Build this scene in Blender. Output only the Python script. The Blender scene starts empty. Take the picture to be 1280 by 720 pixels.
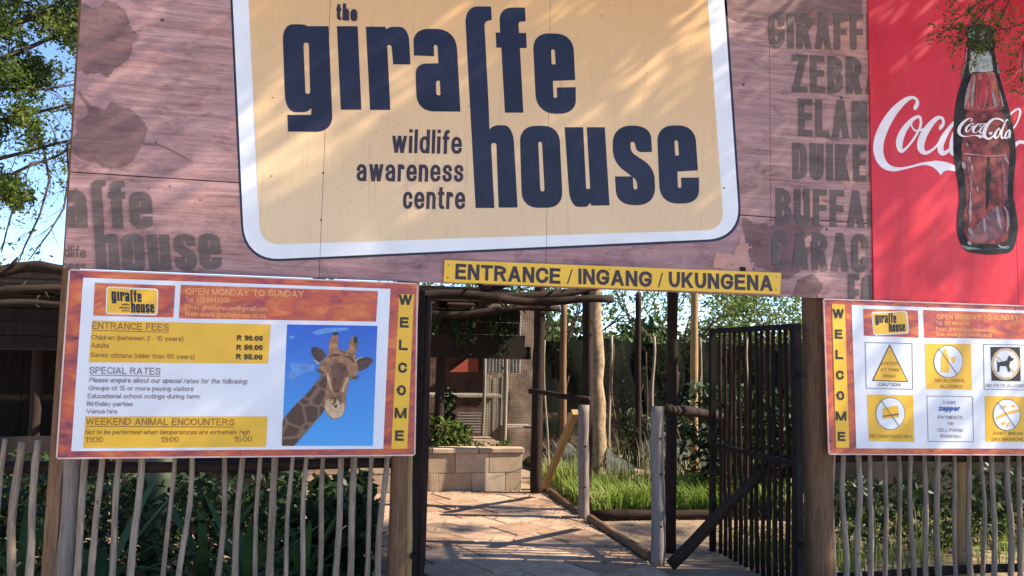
import bpy, bmesh, math, random
import numpy as np
from mathutils import Vector, Matrix, Quaternion
from mathutils.geometry import tessellate_polygon
random.seed(7); rng = np.random.default_rng(7)
sc = bpy.context.scene
COL = sc.collection

# ------------------------------------------------------------------ camera
F = 990.0
_up = np.array([228, -11680, F]); _up = _up / np.linalg.norm(_up)
_r = np.array([4310, 168, F]); _r = _r / np.linalg.norm(_r); _r = _r - _up * (_r @ _up); _r = _r / np.linalg.norm(_r)
_n = -np.cross(_up, _r)
if _n[2] < 0: _n = -_n
RM = np.array([_r, _n, _up])                       # world <- camera (x right, y down, z forward)
CAM = np.array([0, -4.9, 1.6])
cd = bpy.data.cameras.new("Camera"); cam = bpy.data.objects.new("Camera", cd); COL.objects.link(cam)
cd.sensor_width = 36; cd.lens = 36 * F / 1280; cd.clip_start = 0.05; cd.clip_end = 2000
m3 = Matrix([[RM[i][0], -RM[i][1], -RM[i][2]] for i in range(3)])
cam.matrix_world = Matrix.Translation(Vector(CAM)) @ m3.to_4x4()
sc.camera = cam
# ------------------------------------------------------------------ light
SUN = Vector((0.74, -0.195, 0.62)).normalized()
w = bpy.data.worlds.new("World"); sc.world = w; w.use_nodes = True
nt = w.node_tree; bg = nt.nodes['Background']
sky = nt.nodes.new('ShaderNodeTexSky'); sky.sky_type = 'NISHITA'; sky.sun_disc = False
sky.sun_elevation = math.asin(SUN.z); sky.sun_rotation = math.atan2(SUN.x, SUN.y)
sky.air_density = 0.75; sky.dust_density = 0.0; sky.ozone_density = 3.0; sky.altitude = 1200
nt.links.new(sky.outputs[0], bg.inputs[0]); bg.inputs[1].default_value = 0.13
sl = bpy.data.lights.new("Sun", 'SUN'); sl.energy = 5.0; sl.angle = math.radians(0.53); sl.color = (1.0, 0.89, 0.70)
so = bpy.data.objects.new("Sun", sl); COL.objects.link(so)
so.rotation_mode = 'QUATERNION'; so.rotation_quaternion = SUN.to_track_quat('Z', 'Y'); so.location = (6, -4, 9)
sc.view_settings.view_transform = 'Standard'; sc.view_settings.look = 'None'
sc.view_settings.exposure = 1.42; sc.view_settings.gamma = 1.0

# ------------------------------------------------------------------ mapping helpers
def ray(x, y): return RM @ np.array([x - 640, y - 360, F])
def W(x, y, Y=0.0):
    d = ray(x, y); return CAM + d * ((Y - CAM[1]) / d[1])
def G(x, y, Z=0.0):
    d = ray(x, y); return CAM + d * ((Z - CAM[2]) / d[2])

# ------------------------------------------------------------------ materials
def nodemat(name):
    m = bpy.data.materials.new(name); m.use_nodes = True
    return m, m.node_tree, m.node_tree.nodes['Principled BSDF']
def mixc(t, a, b, fac, mode='MIX'):
    n = t.nodes.new('ShaderNodeMix'); n.data_type = 'RGBA'; n.blend_type = mode
    for i, v in ((6, a), (7, b)):
        if hasattr(v, 'links'): t.links.new(v, n.inputs[i])
        else: n.inputs[i].default_value = (*v, 1)
    if hasattr(fac, 'links'): t.links.new(fac, n.inputs[0])
    else: n.inputs[0].default_value = fac
    return n.outputs[2]
def coords(t, scale, kind='Object', rot=(0, 0, 0)):
    mp = t.nodes.new('ShaderNodeMapping'); mp.inputs['Scale'].default_value = scale; mp.inputs['Rotation'].default_value = rot
    if kind == 'World': src = t.nodes.new('ShaderNodeNewGeometry').outputs['Position']
    else: src = t.nodes.new('ShaderNodeTexCoord').outputs['Object']
    t.links.new(src, mp.inputs[0]); return mp.outputs[0]
def noise(t, co, scale, detail=4, rough=0.6, dist=0.0):
    n = t.nodes.new('ShaderNodeTexNoise'); n.inputs['Scale'].default_value = scale; n.inputs['Detail'].default_value = detail
    n.inputs['Roughness'].default_value = rough; n.inputs['Distortion'].default_value = dist
    t.links.new(co, n.inputs['Vector']); return n.outputs[0]
def ramp(t, f, stops):
    n = t.nodes.new('ShaderNodeValToRGB'); e = n.color_ramp.elements
    while len(e) < len(stops): e.new(0.5)
    for i, (p, c) in enumerate(stops):
        e[i].position = p; e[i].color = (*c, 1) if len(c) == 3 else c
    t.links.new(f, n.inputs[0]); return n.outputs[0]
def bump(t, b, h, strength, dist=0.01):
    n = t.nodes.new('ShaderNodeBump'); n.inputs['Strength'].default_value = strength; n.inputs['Distance'].default_value = dist
    t.links.new(h, n.inputs['Height']); t.links.new(n.outputs[0], b.inputs['Normal'])
def objrand(t):
    return t.nodes.new('ShaderNodeObjectInfo').outputs['Random']

def plain(name, c, rough=0.5, var=0.12, scale=9, spec=0.5, metal=0):
    """weathered plain paint / print ink"""
    m, t, b = nodemat(name)
    n = noise(t, coords(t, (1, 1, 1), 'World'), scale, 5)
    dark = tuple(x * (1 - var * 1.6) for x in c); lite = tuple(min(1, x * (1 + var)) for x in c)
    t.links.new(ramp(t, n, [(0.3, dark), (0.7, lite)]), b.inputs['Base Color'])
    b.inputs['Roughness'].default_value = rough; b.inputs['Specular IOR Level'].default_value = spec; b.inputs['Metallic'].default_value = metal
    return m
def wood(name, dark, lite, grain=22, rough=0.85, bmp=0.5, spots=0.0):
    m, t, b = nodemat(name)
    co = coords(t, (1, 1, 0.07)); n1 = noise(t, co, grain * 3.2, 6, 0.7, 0.4)
    n2 = noise(t, coords(t, (1, 1, 0.35)), 5, 3)
    c = ramp(t, n1, [(0.25, dark), (0.5, tuple((a + b_) / 2 for a, b_ in zip(dark, lite))), (0.75, lite)])
    r = objrand(t)
    c = mixc(t, c, (0.55, 0.5, 0.45), ramp(t, n2, [(0.45, (0, 0, 0)), (0.9, (0.6, 0.6, 0.6))]), 'MULTIPLY')
    c = mixc(t, c, (0.7, 0.66, 0.62), r, 'MULTIPLY')
    t.links.new(c, b.inputs['Base Color']); b.inputs['Roughness'].default_value = rough; b.inputs['Specular IOR Level'].default_value = 0.2
    bump(t, b, n1, bmp, 0.006); return m
def wood_print(name, tint=None, fac=0.0):
    """the printed plywood face of the hoarding: mauve timber picture, seen through worn laminate"""
    m, t, b = nodemat(name)
    P = coords(t, (0.35, 1, 5.5), 'World'); g = noise(t, P, 5.5, 7, 0.72, 0.6)
    c = ramp(t, g, [(0.22, (0.10, 0.045, 0.045)), (0.42, (0.31, 0.15, 0.135)), (0.58, (0.48, 0.26, 0.23)), (0.8, (0.70, 0.46, 0.40))])
    fine = noise(t, coords(t, (0.5, 1, 16), 'World'), 9, 5, 0.8)
    c = mixc(t, c, (0.50, 0.37, 0.40), ramp(t, fine, [(0.42, (0, 0, 0)), (0.72, (0.55, 0.55, 0.55))]))
    big = noise(t, coords(t, (1, 1, 1.3), 'World'), 0.9, 3, 0.5)
    c = mixc(t, c, (0.27, 0.16, 0.20), ramp(t, big, [(0.44, (0.0,) * 3), (0.62, (0.42,) * 3)]))
    c = mixc(t, c, (0.62, 0.26, 0.17), ramp(t, big, [(0.28, (0.6,) * 3), (0.42, (0,) * 3)]))
    bl_ = noise(t, coords(t, (0.9, 1, 2.0), 'World'), 3.3, 8, 0.75, 0.5)
    c = mixc(t, c, (0.10, 0.05, 0.055), ramp(t, bl_, [(0.50, (0,) * 3), (0.68, (0.75,) * 3)]))
    c = mixc(t, c, (0.60, 0.42, 0.38), ramp(t, bl_, [(0.28, (0.6,) * 3), (0.40, (0,) * 3)]))
    vor = t.nodes.new('ShaderNodeTexVoronoi'); vor.inputs['Scale'].default_value = 4.2
    t.links.new(coords(t, (1, 0.0, 1.0), 'World'), vor.inputs['Vector'])
    c = mixc(t, c, (0.07, 0.03, 0.04), ramp(t, vor.outputs['Distance'], [(0.035, (0.9,) * 3), (0.06, (0,) * 3)]))
    if tint: c = mixc(t, c, tint, fac)
    t.links.new(c, b.inputs['Base Color']); b.inputs['Roughness'].default_value = 0.5; b.inputs['Specular IOR Level'].default_value = 0.3 if not tint else 0.12
    wv = noise(t, coords(t, (1, 1, 1), 'World'), 2.3, 4)
    bump(t, b, wv, 0.25, 0.02); return m
def flame_print(name, shift=0.0):
    m, t, b = nodemat(name)
    n = noise(t, coords(t, (1, 1, 2.2), 'World'), 5.0, 5, 0.62, 0.8)
    c = ramp(t, n, [(0.28 + shift, (0.10, 0.02, 0.05)), (0.42 + shift, (0.36, 0.06, 0.07)), (0.54 + shift, (0.56, 0.10, 0.04)), (0.74 + shift, (0.76, 0.24, 0.07))])
    t.links.new(c, b.inputs['Base Color']); b.inputs['Roughness'].default_value = 0.35
    return m
def foliage(name, a, bcol, c3, rough=0.6, trans=0.45):
    m, t, b = nodemat(name); m.use_nodes = True
    n = noise(t, coords(t, (1, 1, 1), 'World'), 2.1, 3); n2 = noise(t, coords(t, (1, 1, 1), 'World'), 30, 2)
    col = ramp(t, n, [(0.33, a), (0.5, bcol), (0.68, c3)])
    col = mixc(t, col, c3, ramp(t, n2, [(0.5, (0,) * 3), (0.8, (0.8,) * 3)]))
    t.links.new(col, b.inputs['Base Color']); b.inputs['Roughness'].default_value = rough; b.inputs['Specular IOR Level'].default_value = 0.25
    tr = t.nodes.new('ShaderNodeBsdfTranslucent'); t.links.new(col, tr.inputs[0])
    mx = t.nodes.new('ShaderNodeMixShader'); mx.inputs[0].default_value = trans
    out = t.nodes['Material Output']; t.links.new(b.outputs[0], mx.inputs[1]); t.links.new(tr.outputs[0], mx.inputs[2]); t.links.new(mx.outputs[0], out.inputs[0])
    return m
def earth(name, a, bcol, scale, bmp=0.5):
    m, t, b = nodemat(name)
    co = coords(t, (1, 1, 1), 'World'); n = noise(t, co, scale, 8, 0.7); n2 = noise(t, co, scale * 14, 4, 0.7)
    c = ramp(t, n, [(0.3, a), (0.7, bcol)]); c = mixc(t, c, tuple(x * 0.45 for x in a), ramp(t, n2, [(0.52, (0,) * 3), (0.75, (0.7,) * 3)]))
    t.links.new(c, b.inputs['Base Color']); b.inputs['Roughness'].default_value = 0.95
    bump(t, b, n2, bmp, 0.01); return m

M = {}
M['print'] = wood_print('printed_wood'); M['ghost'] = wood_print('ghost_ink', (0.045, 0.065, 0.06), 0.70); M['leafink'] = wood_print('leaf_ink', (0.08, 0.05, 0.05), 0.55)
M['flameink'] = wood_print('pale_bark_ink', (0.72, 0.38, 0.28), 0.42)
def sign_yellow():
    m, t, b = nodemat('sign_yellow')
    g = t.nodes.new('ShaderNodeNewGeometry'); s = t.nodes.new('ShaderNodeSeparateXYZ'); t.links.new(g.outputs[0], s.inputs[0])
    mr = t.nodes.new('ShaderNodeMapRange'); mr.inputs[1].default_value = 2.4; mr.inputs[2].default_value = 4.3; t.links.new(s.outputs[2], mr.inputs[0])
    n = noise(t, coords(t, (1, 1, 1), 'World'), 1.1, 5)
    c = mixc(t, (0.76, 0.55, 0.33), (0.70, 0.38, 0.12), mr.outputs[0])       # colour deepens to gold towards the top
    c = mixc(t, c, (0.62, 0.40, 0.22), ramp(t, n, [(0.45, (0,) * 3), (0.75, (0.45,) * 3)]))
    st_n = noise(t, coords(t, (9, 1, 0.45), 'World'), 3.0, 6, 0.7)
    c = mixc(t, c, (0.34, 0.22, 0.13), ramp(t, st_n, [(0.56, (0,) * 3), (0.78, (0.5,) * 3)]))
    sp_n = noise(t, coords(t, (1, 1, 1), 'World'), 38, 2)
    c = mixc(t, c, (0.20, 0.12, 0.07), ramp(t, sp_n, [(0.70, (0,) * 3), (0.76, (0.6,) * 3)]))
    t.links.new(c, b.inputs['Base Color']); b.inputs['Roughness'].default_value = 0.33
    bump(t, b, noise(t, coords(t, (1, 1, 1), 'World'), 1.6, 2), 0.3, 0.03)
    return m
M['yellow'] = sign_yellow()
M['white'] = plain('sign_white', (0.78, 0.79, 0.82), 0.35, 0.05, 3)
M['navy'] = plain('navy_ink', (0.014, 0.016, 0.040), 0.4, 0.25, 3, 0.35)
M['smallink'] = plain('brown_black_ink', (0.03, 0.012, 0.02), 0.4, 0.2)
M['black'] = plain('black_ink', (0.012, 0.010, 0.012), 0.4, 0.2)
M['strip'] = plain('entrance_yellow', (0.85, 0.50, 0.03), 0.4, 0.05, 4)
M['box'] = plain('box_yellow', (0.83, 0.47, 0.03), 0.33, 0.05, 4)
M['sheet'] = plain('printed_white', (0.74, 0.76, 0.83), 0.25, 0.03, 3)
M['flame'] = flame_print('flame_print'); M['flame2'] = flame_print('flame_header', -0.03)
M['headtext'] = plain('header_gold_ink', (0.85, 0.42, 0.16), 0.4, 0.05)
M['edge'] = plain('board_edge', (0.70, 0.50, 0.46), 0.4, 0.1)
M['textbrown'] = plain('brown_text_ink', (0.25, 0.10, 0.02), 0.4, 0.1); M['textgrey'] = plain('grey_text_ink', (0.22, 0.16, 0.20), 0.4, 0.1)
def red_panel():
    m, t, b = nodemat('soft_drink_red')
    n = noise(t, coords(t, (1, 1, 1), 'World'), 1.3, 6); c = ramp(t, n, [(0.3, (0.52, 0.012, 0.022)), (0.7, (0.72, 0.03, 0.05))])
    n2 = noise(t, coords(t, (3, 1, 0.5), 'World'), 6, 5); c = mixc(t, c, (0.65, 0.10, 0.12), ramp(t, n2, [(0.5, (0,) * 3), (0.8, (0.35,) * 3)]))
    t.links.new(c, b.inputs['Base Color']); b.inputs['Roughness'].default_value = 0.4; b.inputs['Specular IOR Level'].default_value = 0.35
    bump(t, b, n, 0.3, 0.03); return m
M['red'] = red_panel()
M['script'] = plain('script_white', (0.82, 0.76, 0.80), 0.35, 0.04)
M['nail'] = plain('nail_rust', (0.05, 0.025, 0.02), 0.6, 0.3)
M['pole'] = wood('brown_pole', (0.10, 0.055, 0.03), (0.33, 0.19, 0.11)); M['polewarm'] = wood('golden_pole', (0.30, 0.17, 0.07), (0.58, 0.38, 0.18))
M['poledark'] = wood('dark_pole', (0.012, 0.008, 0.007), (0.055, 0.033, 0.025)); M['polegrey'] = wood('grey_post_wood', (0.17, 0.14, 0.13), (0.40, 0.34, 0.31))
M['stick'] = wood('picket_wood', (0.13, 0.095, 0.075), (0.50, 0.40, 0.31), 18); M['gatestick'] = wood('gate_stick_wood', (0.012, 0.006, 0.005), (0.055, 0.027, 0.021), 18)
M['steel'] = plain('dark_steel', (0.014, 0.010, 0.010), 0.6, 0.3, 12, 0.15, 0.0)
def barkmat():
    m, t, b = nodemat('pale_bark'); n = noise(t, coords(t, (1, 1, 0.55), 'World'), 26, 6, 0.75, 0.8); n2 = noise(t, coords(t, (1, 1, 1), 'World'), 5, 3)
    c = ramp(t, n, [(0.42, (0.05, 0.03, 0.02)), (0.53, (0.20, 0.13, 0.08)), (0.68, (0.44, 0.31, 0.19))]); c = mixc(t, c, (0.12, 0.07, 0.05), ramp(t, n2, [(0.45, (0,) * 3), (0.65, (0.6,) * 3)]))
    t.links.new(c, b.inputs['Base Color']); b.inputs['Roughness'].default_value = 0.95; bump(t, b, n, 1.0, 0.02); return m
M['bark'] = barkmat()
M['barkdark'] = wood('dark_bark', (0.05, 0.035, 0.028), (0.16, 0.11, 0.08), 12, 0.9, 0.9)
M['twig'] = plain('twig_bark', (0.05, 0.035, 0.03), 0.9, 0.3)
M['slab'] = None
def stone(name, a, bcol, n_s=9):
    m, t, b = nodemat(name)
    co = coords(t, (1, 1, 1), 'World'); n = noise(t, co, n_s, 8, 0.72); n2 = noise(t, co, n_s * 9, 3)
    c = ramp(t, n, [(0.3, a), (0.7, bcol)]); c = mixc(t, c, (0.62, 0.55, 0.5), objrand(t), 'MULTIPLY')
    c = mixc(t, c, tuple(x * 0.4 for x in a), ramp(t, n2, [(0.55, (0,) * 3), (0.8, (0.6,) * 3)]))
    t.links.new(c, b.inputs['Base Color']); b.inputs['Roughness'].default_value = 0.9; bump(t, b, n2, 0.4, 0.006); return m
M['bark'] = stone('pale_bark', (0.12, 0.075, 0.045), (0.50, 0.36, 0.22), 17)
M['slab'] = stone('path_slab_stone', (0.34, 0.215, 0.145), (0.56, 0.385, 0.265), 5)
M['block'] = stone('planter_block_stone', (0.40, 0.30, 0.21), (0.60, 0.48, 0.35), 7)
M['earth'] = earth('earth', (0.20, 0.13, 0.085), (0.36, 0.25, 0.16), 1.5)
M['bounce_sand'] = earth('bounce_yard', (0.42, 0.33, 0.23), (0.58, 0.46, 0.32), 0.7)
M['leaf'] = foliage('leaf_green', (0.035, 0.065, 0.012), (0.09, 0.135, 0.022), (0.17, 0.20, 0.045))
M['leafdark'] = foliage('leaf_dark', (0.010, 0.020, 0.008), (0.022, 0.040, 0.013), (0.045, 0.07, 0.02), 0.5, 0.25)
M['leafback'] = foliage('leaf_background', (0.06, 0.10, 0.02), (0.12, 0.18, 0.04), (0.23, 0.28, 0.08))
M['grass'] = foliage('grass_green', (0.12, 0.20, 0.02), (0.22, 0.32, 0.04), (0.40, 0.42, 0.14))
M['drygrass'] = foliage('dry_grass', (0.12, 0.14, 0.05), (0.24, 0.22, 0.10), (0.38, 0.33, 0.18))
M['agave'] = foliage('agave_leaf', (0.03, 0.07, 0.02), (0.055, 0.11, 0.03), (0.10, 0.16, 0.05), 0.5, 0.2)
M['greentrunk'] = plain('green_trunk', (0.07, 0.09, 0.05), 0.7, 0.2, 6)

# ------------------------------------------------------------------ object helpers
def tag(o, label=None, cat=None, group=None, kind=None):
    if label: o['label'] = label
    if cat: o['category'] = cat
    if group: o['group'] = group
    if kind: o['kind'] = kind
    return o
def empty(name, loc, label, cat, group=None):
    o = bpy.data.objects.new(name, None); COL.objects.link(o); o.location = loc; o.empty_display_size = 0.1
    return tag(o, label, cat, group)
def wloc(o):
    v = Vector((0, 0, 0))
    while o: v = v + Vector(o.location); o = o.parent
    return v
def mk(name, V, Fc, mat, parent=None, origin=None, smooth=False):
    if origin is None: origin = wloc(parent) if parent else Vector((0, 0, 0))
    origin = Vector(origin)
    V = np.asarray(V, dtype=float) - np.array(origin)
    me = bpy.data.meshes.new(name); me.from_pydata(V.tolist(), [], [list(f) for f in Fc])
    me.materials.append(mat)
    if smooth: me.polygons.foreach_set('use_smooth', [True] * len(me.polygons))
    o = bpy.data.objects.new(name, me); COL.objects.link(o)
    if parent:
        o.parent = parent
        o.location = origin - wloc(parent)
    else: o.location = origin
    return o
class MB:
    def __init__(s): s.v = []; s.f = []
    def add(s, V, Fc):
        k = len(s.v); s.v += [tuple(p) for p in V]; s.f += [tuple(i + k for i in f) for f in Fc]
    def box(s, a, b):
        (x0, y0, z0), (x1, y1, z1) = a, b
        s.add([(x0, y0, z0), (x1, y0, z0), (x1, y1, z0), (x0, y1, z0), (x0, y0, z1), (x1, y0, z1), (x1, y1, z1), (x0, y1, z1)],
              [(0, 3, 2, 1), (4, 5, 6, 7), (0, 1, 5, 4), (1, 2, 6, 5), (2, 3, 7, 6), (3, 0, 4, 7)])
    def tube(s, pts, rad, n=6, cap=True):
        pts = [Vector(p) for p in pts]; rings = []
        for i, p in enumerate(pts):
            d = (pts[min(i + 1, len(pts) - 1)] - pts[max(i - 1, 0)]).normalized()
            a = d.orthogonal().normalized() if i == 0 else (rings_a - d * rings_a.dot(d)).normalized()
            rings_a = a; b = d.cross(a)
            rings.append([p + (a * math.cos(2 * math.pi * k / n) + b * math.sin(2 * math.pi * k / n)) * rad[i] for k in range(n)])
        V = [v for r in rings for v in r]; Fc = []
        for i in range(len(pts) - 1):
            for k in range(n):
                Fc.append((i * n + k, i * n + (k + 1) % n, (i + 1) * n + (k + 1) % n, (i + 1) * n + k))
        if cap: Fc.append(tuple(range(n))[::-1]); Fc.append(tuple((len(pts) - 1) * n + k for k in range(n)))
        s.add(V, Fc)
    def build(s, name, mat, parent=None, origin=None, smooth=False): return mk(name, s.v, s.f, mat, parent, origin, smooth)
def bbox_part(name, a, b, mat, parent=None, bevel=0.004, jit=0.0, origin=None):
    mb = MB(); mb.box(a, b); V = [Vector(p) + Vector([random.uniform(-jit, jit) for _ in range(3)]) for p in mb.v]
    o = mk(name, V, mb.f, mat, parent, origin)
    if bevel:
        bm = bmesh.new(); bm.from_mesh(o.data); bmesh.ops.bevel(bm, geom=bm.edges[:], offset=bevel, segments=1, affect='EDGES'); bm.to_mesh(o.data); bm.free()
    return o
def pole(name, p0, p1, r0, r1, mat, parent=None, wob=0.01, n=10, seg=8, lab=None, cat=None, group=None, knots=0, square=False):
    """a length of natural timber; mesh along its own z so the grain follows it"""
    p0 = Vector(p0); p1 = Vector(p1); L = (p1 - p0).length; mb = MB(); pts = []; rad = []
    ph = random.uniform(0, 6); ph2 = random.uniform(0, 6); q = random.uniform(1.2, 2.4)
    for i in range(seg + 1):
        t = i / seg; e = math.sin(math.pi * t) ** 0.5 if 0 < t < 1 else 0
        pts.append((wob * e * math.sin(ph + q * 4 * t), wob * e * math.cos(ph2 + q * 3 * t), t * L))
        rad.append((r0 + (r1 - r0) * t) * (1 + random.uniform(-0.06, 0.06) * (0 if square else 1)))
    mb.tube(pts, rad, 4 if square else n)
    for _ in range(knots):
        t = random.uniform(0.25, 0.9); i = int(t * seg); b0 = Vector(pts[i]); a = random.uniform(0, 6.28)
        d = Vector((math.cos(a), math.sin(a), random.uniform(0.3, 1.0))); mb.tube([b0, b0 + d * (r0 * 2.1)], [r0 * 0.35, r0 * 0.2], 5)
    V = np.array(mb.v)
    V[:, :2] += rng.normal(0, r0 * (0.0 if square else 0.035), (len(V), 2))
    me = bpy.data.meshes.new(name); me.from_pydata(V.tolist(), [], mb.f); me.materials.append(mat)
    if not square: me.polygons.foreach_set('use_smooth', [True] * len(me.polygons))
    o = bpy.data.objects.new(name, me); COL.objects.link(o)
    rq = (p1 - p0).to_track_quat('Z', 'Y')
    o.rotation_mode = 'QUATERNION'; o.rotation_quaternion = rq
    if parent: o.parent = parent; o.location = p0 - Vector(parent.location)
    else: o.location = p0
    if lab: tag(o, lab, cat, group)
    return o

# ---- flat print: traced outlines laid on a board plane
def rounded(pts):
    out = []; n = len(pts)
    for i, p in enumerate(pts):
        r = p[2] if len(p) > 2 else 0
        P = Vector(p[:2])
        if r <= 0: out.append(P); continue
        A = Vector(pts[i - 1][:2]) - P; B = Vector(pts[(i + 1) % n][:2]) - P
        ra = min(r, A.length * 0.5); rb = min(r, B.length * 0.5)
        a = P + A.normalized() * ra; b = P + B.normalized() * rb
        k = 8 if r > 20 else 5
        for j in range(k + 1):
            t = j / k; wgt = 0.82
            w0, w1, w2 = (1 - t) ** 2, 2 * t * (1 - t) * 0.85, t * t
            out.append((a * w0 + P * w1 + b * w2) / (w0 + w1 + w2))
    return out
def fill(loops):
    ls = [[Vector((p.x, p.y, 0)) for p in l] for l in loops]
    tri = tessellate_polygon(ls); flat = [p for l in ls for p in l]
    return flat, tri
def ragged(pts, amp=1.2, step=4.0, seed=1):
    R = rounded(pts); r = random.Random(seed); out = []
    for i, p in enumerate(R):
        q = R[(i + 1) % len(R)]; n = max(1, int((q - p).length / step))
        for j in range(n):
            v = p.lerp(q, j / n); out.append((v.x + r.gauss(0, amp), v.y + r.gauss(0, amp), 0))
    return out
class Print:
    """collects 2D outlines in photo coordinates and sets them on the plane y=Y"""
    def __init__(s, Y): s.Y = Y; s.v = []; s.f = []; s.cuts = []
    def poly(s, outer, holes=(), f=None, dy=0.0, raw=False):
        s.cut(); f = f or (lambda x, y: (x, y))
        loops = [outer if raw else rounded(outer)] + [rounded(h) for h in holes]
        flat, tri = fill(loops); k = len(s.v)
        for p in flat: s.v.append(tuple(W(*f(p.x, p.y), s.Y - dy)))
        s.f += [tuple(i + k for i in t) for t in tri]
    def ribbon(s, pts, f=None, seg=6):
        s.cut(); f = f or (lambda x, y: (x, y)); P = [np.array(p, float) for p in pts]; P = [2 * P[0] - P[1]] + P + [2 * P[-1] - P[-2]]
        S = []
        for i in range(1, len(P) - 2):
            for j in range(seg + (1 if i == len(P) - 3 else 0)):
                t = j / seg; a, b, c, d = P[i - 1:i + 3]
                S.append(0.5 * (2 * b + (c - a) * t + (2 * a - 5 * b + 4 * c - d) * t * t + (3 * b - a - 3 * c + d) * t ** 3))
        k = len(s.v)
        for i, p in enumerate(S):
            q = S[min(i + 1, len(S) - 1)] - S[max(i - 1, 0)]; q = q[:2] / (np.linalg.norm(q[:2]) + 1e-9); nrm = np.array([-q[1], q[0]]) * abs(p[2]) / 2
            for sg in (1, -1): s.v.append(tuple(W(*f(*(p[:2] + nrm * sg)), s.Y - 0.0006 * i / len(S))))
            if i: s.f.append((k + 2 * i - 2, k + 2 * i - 1, k + 2 * i + 1, k + 2 * i))
    def text(s, body, L, R, cap, wt=0.14, shear=0.0, k=2):
        s.cut(); tot = math.hypot(R[0] - L[0], R[1] - L[1]) / cap; V, Fc, dp_ = text_strokes(body, tot, wt, k); k0 = len(s.v)
        lean = 0.033 if L[0] < 600 else (-0.005 if L[0] < 1000 else -0.02)
        for (x, y), q in zip(V, dp_):
            u = (x + (y * shear)) / tot
            s.v.append(tuple(W(L[0] + (R[0] - L[0]) * u + lean * y * cap, L[1] + (R[1] - L[1]) * u - y * cap, s.Y - 0.0003 * min(1, cap / 22) * q)))
        s.f += [tuple(i + k0 for i in t) for t in Fc]
    def cut(s):
        if s.f and (not s.cuts or s.cuts[-1] != len(s.f)): s.cuts.append(len(s.f))
    def pieces(s):
        c = [0] + [q for q in s.cuts if q < len(s.f)] + [len(s.f)]; out = []
        for a, b in zip(c[:-1], c[1:]):
            fs = s.f[a:b]; ids = sorted({i for f in fs for i in f}); mp = {k: n for n, k in enumerate(ids)}
            if fs: out.append(([s.v[i] for i in ids], [tuple(mp[i] for i in f) for f in fs]))
        return out
    def clip(s, planes):
        V, Fc, cuts = [], [], []
        for pv, pf in s.pieces():
            bm = bmesh.new(); vs = [bm.verts.new(p) for p in pv]
            for f in pf:
                try: bm.faces.new([vs[i] for i in f])
                except ValueError: pass
            for co, no in planes:
                bmesh.ops.bisect_plane(bm, geom=bm.verts[:] + bm.edges[:] + bm.faces[:], plane_co=co, plane_no=no, clear_outer=True)
            bm.verts.index_update(); k = len(V); V += [tuple(v.co) for v in bm.verts]
            Fc += [tuple(v.index + k for v in f.verts) for f in bm.faces]; cuts.append(len(Fc)); bm.free()
        s.v, s.f, s.cuts = V, Fc, sorted(set(c for c in cuts if c)); return s
    def build(s, name, mat, parent, joined=False):
        if joined: return mk(name, s.v, s.f, mat, parent)
        o = None
        for V, Fc in s.pieces(): o = mk(name, V, Fc, mat, parent)
        return o
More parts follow.
